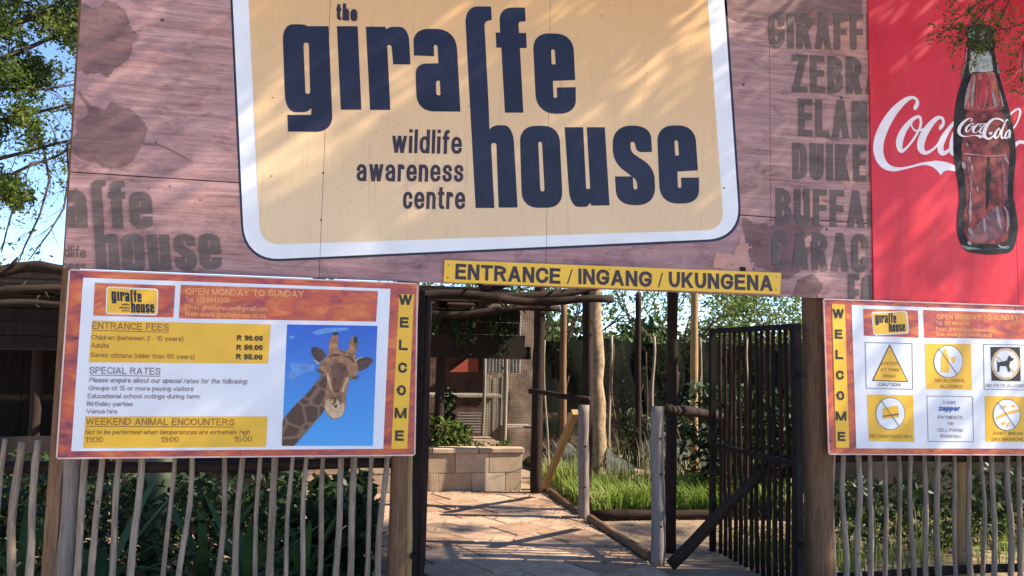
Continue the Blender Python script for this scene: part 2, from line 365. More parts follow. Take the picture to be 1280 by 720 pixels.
# a monoline sans letter set: every glyph is drawn as strokes in a unit box, so width and weight can be set apart
_a = [('P', [(0, 1), (0, 0)])]
FONT = {
 'A': (.90, [('D', 0, 0, .5, 1), ('D', 1, 0, .5, 1), ('P', [(.22, .28), (.78, .28)])]),
 'B': (.78, _a + [('P', [(0, 1), (.93, 1, 1), (.93, .54, 1), (0, .54)]), ('P', [(0, .54), (1, .54, 1), (1, 0, 1), (0, 0)])]),
 'C': (.85, [('P', [(1, .74), (1, 1, 1), (0, 1, 1), (0, 0, 1), (1, 0, 1), (1, .28)])]),
 'D': (.82, _a + [('P', [(0, 1), (1, 1, 1), (1, 0, 1), (0, 0)])]),
 'E': (.73, _a + [('P', [(0, 1), (.95, 1)]), ('P', [(0, .53), (.88, .53)]), ('P', [(0, 0), (1, 0)])]),
 'F': (.68, _a + [('P', [(0, 1), (1, 1)]), ('P', [(0, .5), (.88, .5)])]),
 'G': (.88, [('P', [(1, .75), (1, 1, 1), (0, 1, 1), (0, 0, 1), (1, 0, 1), (1, .44), (.58, .44)])]),
 'H': (.78, _a + [('P', [(1, 1), (1, 0)]), ('P', [(0, .54), (1, .54)])]),
 'I': (0, _a), 'J': (.55, [('P', [(1, 1), (1, 0, 1), (0, 0, 1), (0, .28)])]),
 'K': (.82, _a + [('D', .06, .32, .96, 1), ('D', .34, .6, 1, 0)]), 'L': (.65, [('P', [(0, 1), (0, 0), (1, 0)])]),
 'M': (.92, _a + [('P', [(1, 1), (1, 0)]), ('D', 0, 1, .5, 0), ('D', 1, 1, .5, 0)]),
 'N': (.78, _a + [('P', [(1, 1), (1, 0)]), ('D', 0, 1, 1, 0)]),
 'O': (.95, [('O', [(0, 1, 1), (1, 1, 1), (1, 0, 1), (0, 0, 1)])]),
 'P': (.77, _a + [('P', [(0, 1), (1, 1, 1), (1, .46, 1), (0, .46)])]),
 'Q': (.95, [('O', [(0, 1, 1), (1, 1, 1), (1, 0, 1), (0, 0, 1)]), ('D', .6, .25, 1, 0)]),
 'R': (.84, _a + [('P', [(0, 1), (.95, 1, 1), (.95, .5, 1), (0, .5)]), ('D', .55, .5, 1, 0)]),
 'S': (.80, [('P', [(.97, .74), (.97, 1, 1), (.03, 1, 1), (.03, .56, 1), (1, .48, 1), (1, 0, 1), (0, 0, 1), (0, .27)])]),
 'T': (.80, [('P', [(.5, 0), (.5, 1)]), ('P', [(0, 1), (1, 1)])]), 'U': (.78, [('P', [(0, 1), (0, 0, 1), (1, 0, 1), (1, 1)])]),
 'V': (.90, [('D', 0, 1, .5, 0), ('D', 1, 1, .5, 0)]), 'W': (1.28, [('D', 0, 1, .25, 0), ('D', .25, 0, .5, 1), ('D', .5, 1, .75, 0), ('D', .75, 0, 1, 1)]),
 'X': (.88, [('D', 0, 0, 1, 1), ('D', 0, 1, 1, 0)]), 'Y': (.88, [('D', 0, 1, .5, .42), ('D', 1, 1, .5, .42), ('P', [(.5, .42), (.5, 0)])]),
 'Z': (.80, [('P', [(0, 1), (1, 1)]), ('P', [(0, 0), (1, 0)]), ('D', 0, 0, 1, 1)]),
 'a': (.66, [('p', [(0, .74), (0, 1, 1), (.95, 1, 1), (.95, 0)]), ('p', [(.95, .58), (0, .56, 1), (0, 0, 1), (.95, 0, 1), (.95, .3)])]),
 'b': (.62, [('p', [(0, 2), (0, 0)]), ('o', [(0, 1, 1), (1, 1, 1), (1, 0, 1), (0, 0, 1)])]),
 'c': (.60, [('p', [(1, .72), (1, 1, 1), (0, 1, 1), (0, 0, 1), (1, 0, 1), (1, .28)])]),
 'd': (.62, [('p', [(1, 2), (1, 0)]), ('o', [(0, 1, 1), (1, 1, 1), (1, 0, 1), (0, 0, 1)])]),
 'e': (.66, [('p', [(0, .5), (1, .5), (1, 1, 1), (0, 1, 1), (0, 0, 1), (1, 0, 1), (1, .2)])]),
 'f': (.38, [('p', [(1, 2), (.4, 2, 1), (.4, 0)]), ('p', [(.0, 1), (.95, 1)])]),
 'g': (.62, [('o', [(0, 1, 1), (1, 1, 1), (1, 0, 1), (0, 0, 1)]), ('p', [(1, 1), (1, -1, 1), (0, -1, 1), (0, -.7)])]),
 'h': (.60, [('p', [(0, 2), (0, 0)]), ('p', [(0, .7), (0, 1, 1), (1, 1, 1), (1, 0)])]),
 'i': (0, [('p', [(0, 0), (0, 1)]), ('p', [(0, 2), (0, 2.01)])]), 'j': (.2, [('p', [(1, 1), (1, -1, 1), (0, -1)]), ('p', [(1, 2), (1, 2.01)])]),
 'k': (.60, [('p', [(0, 2), (0, 0)]), ('d', .06, .32, .96, 1), ('d', .34, .6, 1, 0)]), 'l': (0, [('p', [(0, 2), (0, 0)])]),
 'm': (.98, [('p', [(0, 1), (0, 0)]), ('p', [(0, .7), (0, 1, 1), (.5, 1, 1), (.5, 0)]), ('p', [(.5, .7), (.5, 1, 1), (1, 1, 1), (1, 0)])]),
 'n': (.60, [('p', [(0, 1), (0, 0)]), ('p', [(0, .7), (0, 1, 1), (1, 1, 1), (1, 0)])]), 'o': (.66, [('o', [(0, 1, 1), (1, 1, 1), (1, 0, 1), (0, 0, 1)])]),
 'p': (.62, [('p', [(0, 1), (0, -1)]), ('o', [(0, 1, 1), (1, 1, 1), (1, 0, 1), (0, 0, 1)])]), 'q': (.62, [('p', [(1, 1), (1, -1)]), ('o', [(0, 1, 1), (1, 1, 1), (1, 0, 1), (0, 0, 1)])]),
 'r': (.40, [('p', [(0, 1), (0, 0)]), ('p', [(0, .6), (0, 1, 1), (1, 1, 1), (1, .88)])]),
 's': (.60, [('p', [(.97, .76), (.97, 1, 1), (.03, 1, 1), (.03, .56, 1), (1, .47, 1), (1, 0, 1), (0, 0, 1), (0, .25)])]),
 't': (.38, [('p', [(.38, 1.7), (.38, 0, 1), (1, 0)]), ('p', [(0, 1), (.95, 1)])]), 'u': (.60, [('p', [(0, 1), (0, 0, 1), (1, 0, 1), (1, .4)]), ('p', [(1, 1), (1, 0)])]),
 'v': (.66, [('d', 0, 1, .5, 0), ('d', 1, 1, .5, 0)]), 'w': (.98, [('d', 0, 1, .25, 0), ('d', .25, 0, .5, 1), ('d', .5, 1, .75, 0), ('d', .75, 0, 1, 1)]),
 'x': (.66, [('d', 0, 0, 1, 1), ('d', 0, 1, 1, 0)]), 'y': (.66, [('d', 0, 1, .5, 0), ('d', 1, 1, .3, -1)]), 'z': (.6, [('p', [(0, 1), (1, 1)]), ('p', [(0, 0), (1, 0)]), ('d', 0, 0, 1, 1)]),
 '0': (.66, [('O', [(0, 1, 1), (1, 1, 1), (1, 0, 1), (0, 0, 1)])]), '1': (.40, [('P', [(1, 0), (1, 1)]), ('P', [(0, .74), (.9, .95)])]),
 '2': (.66, [('P', [(0, .74), (0, 1, 1), (1, 1, 1), (1, .58, 1), (0, 0), (1, 0)])]),
 '3': (.66, [('P', [(0, .78), (0, 1, 1), (.95, 1, 1), (.95, .54, 1), (.4, .54)]), ('P', [(.4, .54), (1, .54, 1), (1, 0, 1), (0, 0, 1), (0, .22)])]),
 '4': (.68, [('P', [(.75, 0), (.75, 1)]), ('P', [(0, .3), (1, .3)]), ('D', 0, .32, .72, 1)]), '5': (.66, [('P', [(.92, 1), (.12, 1), (.04, .5)]), ('P', [(.04, .58), (1, .64, 1), (1, 0, 1), (0, 0, 1), (0, .22)])]),
 '6': (.66, [('P', [(.97, .8), (.97, 1, 1), (0, 1, 1), (0, 0, 1), (1, 0, 1), (1, .6, 1), (.05, .56)])]), '8': (.66, [('O', [(.05, 1, 1), (.95, 1, 1), (.95, .55, 1), (.05, .55, 1)]), ('O', [(0, .55, 1), (1, .55, 1), (1, 0, 1), (0, 0, 1)])]),
 '/': (.38, [('D', 0, 0, 1, 1)]), '-': (.34, [('P', [(0, .36), (1, .36)])]), '.': (0, [('P', [(0, 0), (0, .01)])]), ',': (0, [('P', [(0, -.12), (0, .01)])]), "'": (0, [('P', [(0, .85), (0, 1)])]),
 ':': (0, [('P', [(0, 0), (0, .01)]), ('P', [(0, .6), (0, .61)])]), '!': (0, [('P', [(0, 0), (0, .01)]), ('P', [(0, .34), (0, 1)])]), '(': (.26, [('P', [(1, 1.05), (0, .9, 1), (0, 0, 1), (1, -.18)])]), ')': (.26, [('P', [(0, 1.05), (1, .9, 1), (1, 0, 1), (0, -.18)])]),
 '@': (1.1, [('O', [(0, 1, 1), (1, 1, 1), (1, 0, 1), (0, 0, 1)]), ('O', [(.32, .7, 1), (.68, .7, 1), (.68, .3, 1), (.32, .3, 1)])]), ' ': (.3, [])}
def glyphs_layout(body, total, wt):
    """strokes laid out so the line is exactly `total` cap-heights wide at stroke weight wt"""
    gap = max(0.06, 0.17 - wt * 0.35); gap = gap if total / max(len(body), 1) > 0.72 else gap * 0.72; inner = sum(max(FONT[c][0] - 0.13, 0) for c in body); fixed = len(body) * wt + gap * (len(body) - 1)
    s_ = (total - fixed) / max(inner, .01)
    if s_ < 0.15:
        gap = 0.05; s_ = max(0.12, (total - len(body) * wt - gap * (len(body) - 1)) / max(inner, .01))
    out = []; x = 0
    for c in body:
        wd = max(FONT[c][0] - 0.13, 0) * s_
        out.append((c, x + wt / 2, wd)); x += wd + wt + gap
    return out, x - gap
def rcorner(pts, wd, closed, k=4):
    out = []; n = len(pts)
    for i, p in enumerate(pts):
        P = Vector(p[:2])
        if len(p) < 3 or (not closed and i in (0, n - 1)): out.append(P); continue
        A = Vector(pts[i - 1][:2]) - P; B = Vector(pts[(i + 1) % n][:2]) - P; la, lb = A.length, B.length
        ca_ = min(la * (0.5 if len(pts[i - 1]) > 2 else .95), wd * 0.75 + .02); cb_ = min(lb * (0.5 if len(pts[(i + 1) % n]) > 2 else .95), wd * 0.75 + .02)
        a = P + A * (ca_ / (la or 1)); b = P + B * (cb_ / (lb or 1))
        for j in range(k + 1):
            t = j / k; w0, w1, w2 = (1 - t) ** 2, 1.6 * t * (1 - t), t * t; q = (a * w0 + P * w1 + b * w2) / (w0 + w1 + w2)
            if not out or (q - out[-1]).length > 1e-4: out.append(q)
    return out
def text_strokes(body, total, wt, k=4):
    lay, full = glyphs_layout(body, total, wt); V = []; Fc = []; depth = []; sx = total / full; n_ = 0
    for c, x0, wd in lay:
        for st in FONT[c][1]:
            low = st[0].islower(); n_ += 1
            def Ym(y):
                if not low: return wt / 2 + y * (1 - wt)
                a = [(-1, -.29 + wt / 2), (0, wt / 2), (1, .73 - wt / 2), (2, 1.01 - wt / 2), (3, 1.3)]
                for (ya, va), (yb, vb) in zip(a[:-1], a[1:]):
                    if y <= yb or yb == 3: return va + (vb - va) * (y - ya) / (yb - ya)
            if st[0] in 'Dd':
                _, xa, ya, xb, yb = st
                if ya > yb: xa, ya, xb, yb = xb, yb, xa, ya
                e0 = wt / 2 if ya in (0, 1) else 0; e1 = wt / 2 if yb in (0, 1) else 0
                A = Vector((x0 + xa * wd, Ym(ya) - (e0 if ya != 1 else -e0))); B = Vector((x0 + xb * wd, Ym(yb) + (e1 if yb != 0 else -e1)))
                d = B - A; hw = min(wt * d.length / max(abs(d.y), .05), wt * 1.6) / 2; k0 = len(V)
                V += [(A.x - hw, A.y), (A.x + hw, A.y), (B.x + hw, B.y), (B.x - hw, B.y)]; depth += [n_ % 7] * 4; Fc.append((k0, k0 + 1, k0 + 2, k0 + 3)); continue
            closed = st[0] in 'Oo'
            pts = [(x0 + p[0] * wd, Ym(p[1])) + ((1,) if len(p) > 2 else ()) for p in st[1]]
            R = rcorner(pts, wd, closed, k)
            if not closed:
                d0 = (R[0] - R[1]).normalized(); d1 = (R[-1] - R[-2]).normalized(); R[0] = R[0] + d0 * wt * .5; R[-1] = R[-1] + d1 * wt * .5
            m = len(R); k0 = len(V)
            for i in range(m):
                a = R[(i - 1) % m] if (closed or i > 0) else None; b = R[(i + 1) % m] if (closed or i < m - 1) else None
                da = (R[i] - a).normalized() if a is not None else None; db = (b - R[i]).normalized() if b is not None else None
                if da is None: da = db
                if db is None: db = da
                na, nb_ = Vector((-da.y, da.x)), Vector((-db.y, db.x)); nn = (na + nb_)
                if nn.length < .1: nn = na
                nn.normalize(); sc_ = min(1 / max(nn.dot(na), .3), 2.2)
                V += [tuple(R[i] + nn * wt / 2 * sc_), tuple(R[i] - nn * wt / 2 * sc_)]; depth += [n_ % 7 + 0.25 * i] * 2
            for i in range(m if closed else m - 1):
                j2 = (i + 1) % m; Fc.append((k0 + 2 * i, k0 + 2 * i + 1, k0 + 2 * j2 + 1, k0 + 2 * j2))
    return [(x * sx, y) for x, y in V], Fc, depth

Z5 = lambda x, y: (x / 4.5 + 340, y / 4.5 + 20)
Z6 = lambda x, y: (x / 4.5 + 560, y / 4.5)
Z7 = lambda x, y: (x / 4 + 570, y / 4 + 130)
I_ = lambda x, y: (x, y)
GL = [  # (outline, holes, zoom map) of the giraffe house lettering
 (Z5, [(200,57),(318,57),(343,652,95),(90,650),(87,556),(220,556),(222,518,6),(195,541,20),(76,541,100),(58,46,92),(178,46,34)], [[(177,150,14),(207,150,14),(215,438,13),(188,438,13)]]),
 (Z5, [(365,57),(482,57),(503,527),(387,527)], []),
 (Z5, [(528,60),(638,60),(641,74,3),(668,60,20),(768,62,85),(779,272),(682,272),(672,163,13),(648,163,11),(666,528),(552,528)], []),
 (Z5, [(1060,538),(815,536,95),(806,268,60),(936,266),(931,163,12),(909,163,10),(912,226),(798,222),(794,72,85),(1035,72,115)], [[(922,365,14),(944,362,8),(948,446,8),(924,446,20)]]),
 (I_, [(614,8.2),(614.7,24.9),(605.4,27,5),(610.8,130),(611.8,161.5),(618,156.5,6),(641.3,156.5,22),(647,259.4),(623.3,259.6),(620.5,178.5,3.2),(613.8,178.8,3.2),(618,260),(594.5,260),(580.8,7.6,22)], []),
 (Z6, [(433,42),(437,120),(396,122,16),(400,185),(440,185),(443,270),(405,270),(424,634),(320,634),(300,268),(272,268),(268,183),(293,183),(288,42,80)], []),
 (Z6, [(476,188,88),(703,188,100),(716,450),(590,455),(594,552,11),(614,550,9),(612,492),(718,490),(720,640,95),(497,640,110)], [[(580,278,10),(600,278,10),(606,362,4),(583,362,4)]]),
 (Z7, [(318,109,80),(516,109,80),(535,519,80),(330,519,80)], [[(411,189,10),(430,189,10),(443,437,11),(422,437,11)]]),
 (Z7, [(543,116),(636,116),(651,426,9),(671,424,9),(654,116),(744,116),(768,507),(676,508),(672,494,3),(655,515,12),(570,514,90)], []),
 (Z7, [(980,240),(905,241,22),(892,190,9),(872,190,9),(874,240,24),(992,318,60),(998,506,90),(803,506,88),(795,362),(884,362),(888,427,10),(907,427,10),(905,382,22),(785,290,60),(782,108,92),(974,108,85)], []),
 (Z7, [(1004,107,82),(1195,107,82),(1210,332),(1107,338),(1110,420,9),(1127,420,9),(1125,368),(1215,368),(1216,498,84),(1020,498,88)], [[(1092,182,9),(1110,182,9),(1115,257,4),(1096,257,4)]]),
]
def logo(pr, f, which=None):
    for i, (z, o, hs) in enumerate(GL):
        if which and i not in which: continue
        g = lambda x, y, z=z: f(*z(x, y)); pr.poly(o, hs, g)

# ================================================================== GROUND
tag(mk('ground', [(-400, -400, -0.02), (400, -400, -0.02), (400, 400, -0.02), (-400, 400, -0.02)], [(0, 1, 2, 3)], M['earth']), kind='structure')
gy = MB(); gy.add([(-14, -40, -0.012), (16, -40, -0.012), (16, -0.3, -0.012), (-14, -0.3, -0.012)], [(0, 1, 2, 3)])
tag(gy.build('forecourt', M['bounce_sand']), kind='structure')  # unseen ground before the gate, made bright to bounce warm light onto the boards
# path
PX0, PX1, PY0, PY1 = -0.6, 2.50, -0.35, 4.33
path = mk('path', [(PX0, PY0, -0.004), (PX1, PY0, -0.004), (PX1, PY1, -0.004), (PX0, PY1, -0.004)], [(0, 1, 2, 3)], M['earth'])
tag(path, kind='structure')
ang = math.radians(24); ca, sa = math.cos(ang), math.sin(ang); s_ = 0.44
mslab = 0
for i in range(-12, 14):
    for j in range(-12, 16):
        cx = (i + (0.5 if j % 2 else 0)) * s_; cy = j * s_
        X = 1.0 + cx * ca - cy * sa; Y = 2.0 + cx * sa + cy * ca
        if X < PX0 - 0.3 or X > PX1 + .3 or Y < PY0 - .3 or Y > PY1 + .3: continue
        h = s_ / 2 - 0.006; z = 0.012 + random.uniform(-0.004, 0.005); tl = [random.uniform(-0.003, 0.003) for _ in range(4)]
        bm = bmesh.new()
        cs = [(-h, -h), (h, -h), (h, h), (-h, h)]
        lo = [bm.verts.new((X + a * ca - b * sa, Y + a * sa + b * ca, -0.003)) for a, b in cs]
        mi = [bm.verts.new((X + a * ca - b * sa, Y + a * sa + b * ca, z - 0.004 + tl[k])) for k, (a, b) in enumerate(cs)]
        k_ = (h - 0.006) / h
        hi = [bm.verts.new((X + k_ * (a * ca - b * sa), Y + k_ * (a * sa + b * ca), z + tl[k])) for k, (a, b) in enumerate(cs)]
        for k in range(4):
            bm.faces.new((lo[k], lo[(k + 1) % 4], mi[(k + 1) % 4], mi[k])); bm.faces.new((mi[k], mi[(k + 1) % 4], hi[(k + 1) % 4], hi[k]))
        bm.faces.new(hi)
        for co, no in (((PX0, 0, 0), (-1, 0, 0)), ((PX1, 0, 0), (1, 0, 0)), ((0, PY0, 0), (0, -1, 0)), ((0, PY1, 0), (0, 1, 0))):
            bmesh.ops.bisect_plane(bm, geom=bm.verts[:] + bm.edges[:] + bm.faces[:], plane_co=co, plane_no=no, clear_outer=True)
        if len(bm.faces) > 2:
            me = bpy.data.meshes.new('slab'); bm.to_mesh(me); me.materials.append(M['slab'])
            o = bpy.data.objects.new('paving_slab', me); COL.objects.link(o); o.parent = path
        bm.free()

# ================================================================== HOARDING (printed plywood billboard)
BY = -0.03; ZT = 4.53; ZB = 2.035; XL = -1.46; XC = 3.74
SX = [XL, W(405, 200)[0], W(683, 200)[0], W(928, 262)[0] + 0.2, XC + 0.02]; SZ = [ZB, 2.585, ZT]
bill = empty('billboard', (0.9, 0, ZB), 'wide wooden hoarding over the gate with yellow giraffe house sign printed on it', 'billboard')
for i in range(4):
    for j in range(2):
        z1 = SZ[j + 1]
        bbox_part('plywood_panel', (SX[i] + 0.0012, BY, SZ[j] + 0.003), (SX[i + 1] - 0.0012, BY + 0.018 , z1 - 0.003), M['print'], bill, 0.0012)
for z in (2.12, 2.55, 3.4, 4.2, 4.45): bk = MB(); bk.box((XL + 0.02, BY + 0.018, z), (XC + 1.6, BY + 0.06, z + 0.07)); bk.build('batten', M['poledark'], bill)
for x in SX[1:-1]:
    bk = MB(); bk.box((x - 0.04, BY + 0.0605, ZB + 0.005), (x + 0.04, BY + 0.085, ZT)); bk.build('batten', M['poledark'], bill)
for x in SX[1:-1]:
    bk = MB(); bk.box((x - 0.02, BY + 0.0182, ZB + 0.004), (x + 0.02, BY + 0.0195, 2.115)); bk.build('seam_strip', M['poledark'], bill)
bpr = lambda k: Print(BY - 0.0012 * k)
CL = [((XL + 0.001, 0, 0), (-1, 0, 0)), ((0, 0, ZB + 0.001), (0, 0, -1)), ((XC - 0.002, 0, 0), (1, 0, 0)), ((0, 0, ZT), (0, 0, 1))]
# printed leaves and pale patches
lp = bpr(1)
z4 = lambda x, y: (x / 2, y / 2)
lp.poly(ragged([(200,5,10),(245,20,8),(262,0,6),(290,8,10),(318,30,4),(322,62,8),(350,90,6),(332,112,5),(322,150,14),(290,168,10),(268,196,8),(250,180,5),(215,185,6),(170,170,10),(160,60,20)], 2.2, 7, 1), f=z4)
lp.poly(ragged([(222,262,6),(245,268,5),(258,280,3),(278,256,3),(298,266,5),(330,272,8),(355,300,8),(371,320,5),(362,352,3),(330,405,10),(300,420,6),(262,420,6),(235,405,5),(195,395,10),(170,360,8),(196,325,5),(185,310,6),(218,288,6)], 1.2, 5, 3), f=z4)
lp.ribbon([(196,228,3),(210,248,6),(228,272,12)], z4); lp.ribbon([(352,358,9),(400,364,5),(440,382,4),(476,402,2)], z4)
z8 = lambda x, y: (x / 4 + 880, y / 4 + 200)
lp.poly(ragged([(195,285,10),(250,320,8),(345,330,10),(420,270,10),(520,290,10),(600,330,15),(560,420,20),(480,560,10),(420,600,8),(330,560,20),(240,520,15),(200,430,20)], 5, 16, 3), f=z8)
lp.poly(ragged([(430,690,3),(470,600,10),(540,570,10),(600,620,10),(560,695,3)], 5, 16, 4), f=z8)
lp.poly([(905,0),(1078,0),(1078,22,6),(1030,34,10),(960,24,10),(925,30,8),(906,18,5)])
lp.clip(CL).build('leaf_print', M['leafink'], bill)
fp = bpr(2)
fp.poly(ragged([(40,520,10),(70,460,10),(150,470,8),(185,370,10),(205,410,8),(230,430,6),(228,520,10),(260,560,5),(120,575,5)], 5, 16, 5), f=z8)
fp.poly(ragged([(470,240,10),(530,150,10),(580,170,8),(610,230,10),(540,290,10),(500,290,6)], 5, 16, 6), f=z8)
fp.poly(ragged([(690,110,10),(720,50,8),(800,20,8),(815,120,8),(760,110,10),(720,140,6)], 5, 16, 7), f=z8)
fp.poly(ragged([(480,430,8),(500,380,8),(540,370,8),(530,440,8)], 5, 16, 8), f=z8)
fp.clip(CL).build('bark_print', M['flameink'], bill)
# ghost lettering
gp = bpr(3)
gm = lambda x, y: ((x - 581) * 0.560 + 113, (y - 8) * 0.452 + 225)
logo(gp, gm, {3, 4, 5, 6, 7, 8, 9, 10})
gp.text('wildlife', (62, 321), (107, 322), 14, 0.13); gp.text('awareness', (36, 338), (107, 339), 13, 0.13)
for s, L, R, c in [('GIRAFFE', (961, 60), (1101, 63), 45), ('ZEBRA', (990, 115), (1103, 119), 47), ('ELAND', (998, 170), (1108, 174), 47), ('DUIKER', (991, 224), (1105, 228), 46),
                   ('BUFFALO', (970, 281), (1128, 286), 46), ('CARACAL', (965, 336), (1132, 342), 48), ('FOX', (1061, 388), (1116, 391), 46)]:
    gp.text(s, L, R, c, 0.17, 0, 4)
gp.clip(CL).build('ghost_lettering', M['ghost'], bill)
# giraffe house sign print
def face(pr, pts, name, mat):
    pr.poly(pts); base = (list(pr.v), list(pr.f))
    for a, b in zip(SX[:-1], SX[1:]):
        q = Print(pr.Y); q.v, q.f = list(base[0]), list(base[1])
        q.clip([((a + 0.0012, 0, 0), (-1, 0, 0)), ((b - 0.0012, 0, 0), (1, 0, 0)), ((0, 0, ZT), (0, 0, 1))])
        if q.f: q.build(name, mat, bill)
face(bpr(1), [(280,-170,60),(894,-215,60),(928.5,300.5,42),(303.5,328.5,46)], 'sign_outline', M['navy'])
face(bpr(2), [(283,-167,58),(891,-211,58),(925.5,297.5,40),(306,325.5,44)], 'sign_border', M['white'])
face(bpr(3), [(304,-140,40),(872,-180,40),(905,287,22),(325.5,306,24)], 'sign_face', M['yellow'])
lt = bpr(4); logo(lt, I_)
lt.build('main_lettering', M['navy'], bill)
st = bpr(4)
st.text('the', (420, 24.5), (446.5, 27), 21, 0.20, 0, 4)
for s, L, R in [('wildlife', (489.5, 191), (577, 192.5)), ('awareness', (445.5, 226.5), (579, 227.5)), ('centre', (503.5, 261), (581, 261.5))]:
    st.text(s, L, R, 29.5, 0.14, 0, 4)
st.build('small_lettering', M['smallink'], bill)
nl = bpr(4)
for x, y in [(341,122),(404,216),(401,275),(339,220),(753,20),(212,233),(195,178),(95,236),(186,236),(980,30),(975,300),(956,214),(924,305),(1075,90),(1073,20),(905,235),(150,20),(250,250)]:
    r = random.uniform(0.8, 1.3); nl.poly([(x + r * math.cos(a), y + r * math.sin(a), 0) for a in np.linspace(0, 6.28, 8)[:-1]], dy=0.002)
nl.build('nail_heads', M['nail'], bill, True)['kind'] = 'stuff'

# ---- drink hoarding to the right
drink = empty('advertising_board', (4.6, 0, ZB), 'red soft drink advertising board with white script and a glass bottle', 'billboard')
DY = -0.045
for a, b in ((XC, 4.62 + 0.35), (4.97, 6.19)):
    bbox_part('red_panel', (a + 0.001, DY, ZB - 0.005), (b - 0.001, DY + 0.02, ZT + 0.02), M['red'], drink, 0.0015)
dp = lambda k: Print(DY - 0.0012 * k)
zc = lambda x, y: (x / 6.26 + 1085, y / 6.26 + 110)
COCA = [
 [(368,172,16),(372,150,32),(386,120,30),(378,88,22),(345,74,24),(290,98,40),(205,180,62),(128,300,76),(85,420,80),(85,520,74),(125,598,60),(200,634,36),(300,624,18),(420,594,20),(480,590,30)],
 [(400,226,14),(350,245,30),(280,330,48),(246,420,54),(256,490,34),(300,470,18),(370,380,18),(412,290,20),(404,226,20),(360,235,18),(340,290,12),(375,335,14),(440,318,16),(490,270,16)],
 [(560,325,14),(572,305,30),(590,275,22),(580,236,22),(535,240,34),(470,310,50),(422,400,58),(415,475,52),(455,508,28),(520,470,18),(570,410,16)],
 [(700,250,26),(640,310,30),(590,390,46),(566,460,50),(585,512,36),(650,470,22),(700,380,30)],
 [(745,230,34),(690,340,44),(660,440,48),(665,510,40),(720,500,18)]]
SW = [(415,606),(450,582,20),(530,566,30),(620,580,30),(690,610,20),(760,640,10),(690,652,20),(625,642,20),(590,655,8),(570,684,4),(545,650,8),(500,612,20),(450,602,10)]
def script(pr, f):
    for r in COCA: pr.ribbon(r, f)
    pr.poly(SW, f=f, dy=0.0008)
sp = dp(1); script(sp, zc)
z4b = lambda x, y: (x / 13.47 + 1185, y / 13.47 + 135)
sp.ribbon([(980,220,24),(1060,100,34),(1130,40,36),(1190,15,38),(1215,60,36),(1200,150,34),(1150,270,28),(1090,350,28),(1050,390,20)], z4b)
sp.ribbon([(1060,760,60),(1120,640,60),(1200,575,60),(1290,590,50),(1330,680,40)], z4b)
sp.ribbon([(1285,60,4),(1292,100,5),(1290,150,6),(1286,180,5),(1300,195,3)]); sp.ribbon([(1310,140,4),(1300,165,6),(1303,190,5),(1325,165,4)])
sp.build('script_lettering', M['script'], drink)
OUT = [(1208.5,33,2),(1209,50,2),(1207,56,2),(1210,62,4),(1208,78,8),(1203,98,8),(1197,118,8),(1193,140,8),(1191.5,165,8),(1191.5,190,8),(1194,212,8),(1198,232,8),(1199.5,250,8),(1197,264,8),(1195.5,285,10),(1198.5,302,8),(1208,315,6),(1236,319,10),(1265,315.5,6),(1270,303,8),(1273,284,8),(1270.5,264,8),(1266.5,247,8),(1267,225,8),(1270,200,8),(1269.5,180,8),(1266.5,158,8),(1260,130,8),(1253,108,8),(1247,85,8),(1243,62,3),(1245,55,2),(1242.5,48,2),(1242,33,2),(1225,29,10)]
b1 = dp(2); b1.poly(OUT)
M['glass'] = plain('printed_dark_glass', (0.028, 0.024, 0.024), 0.5, 0.7, 10, 0.2)
b1.build('bottle_print', M['glass'], drink)
bi = dp(3)
bi.poly([(1206,150,8),(1208,138,5),(1250,136,5),(1258,150,8),(1262,190,8),(1259,240,10),(1264,285,12),(1256,305,8),(1210,305,10),(1203,285,10),(1208,240,10),(1201,190,8)])
M['cola'] = plain('printed_cola', (0.22, 0.040, 0.032), 0.45, 0.7, 14, 0.3); bi.build('cola_print', M['cola'], drink)
ba = dp(3); ba.poly([(1215,90,2),(1243,90,2),(1247,104,8),(1253,136,3),(1204,137,3),(1209,112,8)])
M['amber'] = plain('printed_amber', (0.42, 0.10, 0.04), 0.35, 0.6, 25); ba.build('amber_print', M['amber'], drink)
bw = dp(3); bw.poly([(1214,64,3),(1238,64,3),(1242,89,3),(1212,92,3),(1211,84,3)])
M['palegl'] = plain('printed_pale_glass', (0.40, 0.42, 0.38), 0.35, 0.35, 30); bw.build('neck_print', M['palegl'], drink)
bg_ = dp(3); bg_.poly([(1210,36,2),(1218,34,2),(1219,50,2),(1211,51,2)]); bg_.poly([(1200,306,4),(1208,312,3),(1262,311,4),(1262,307,3),(1236,313,8)])
bg_.poly([(1245,70,1),(1250,92,3),(1247,92,2)])
M['greengl'] = plain('printed_green_glass', (0.10, 0.22, 0.16), 0.35, 0.6, 40); bg_.build('green_glass_print', M['greengl'], drink)
bh = dp(5)
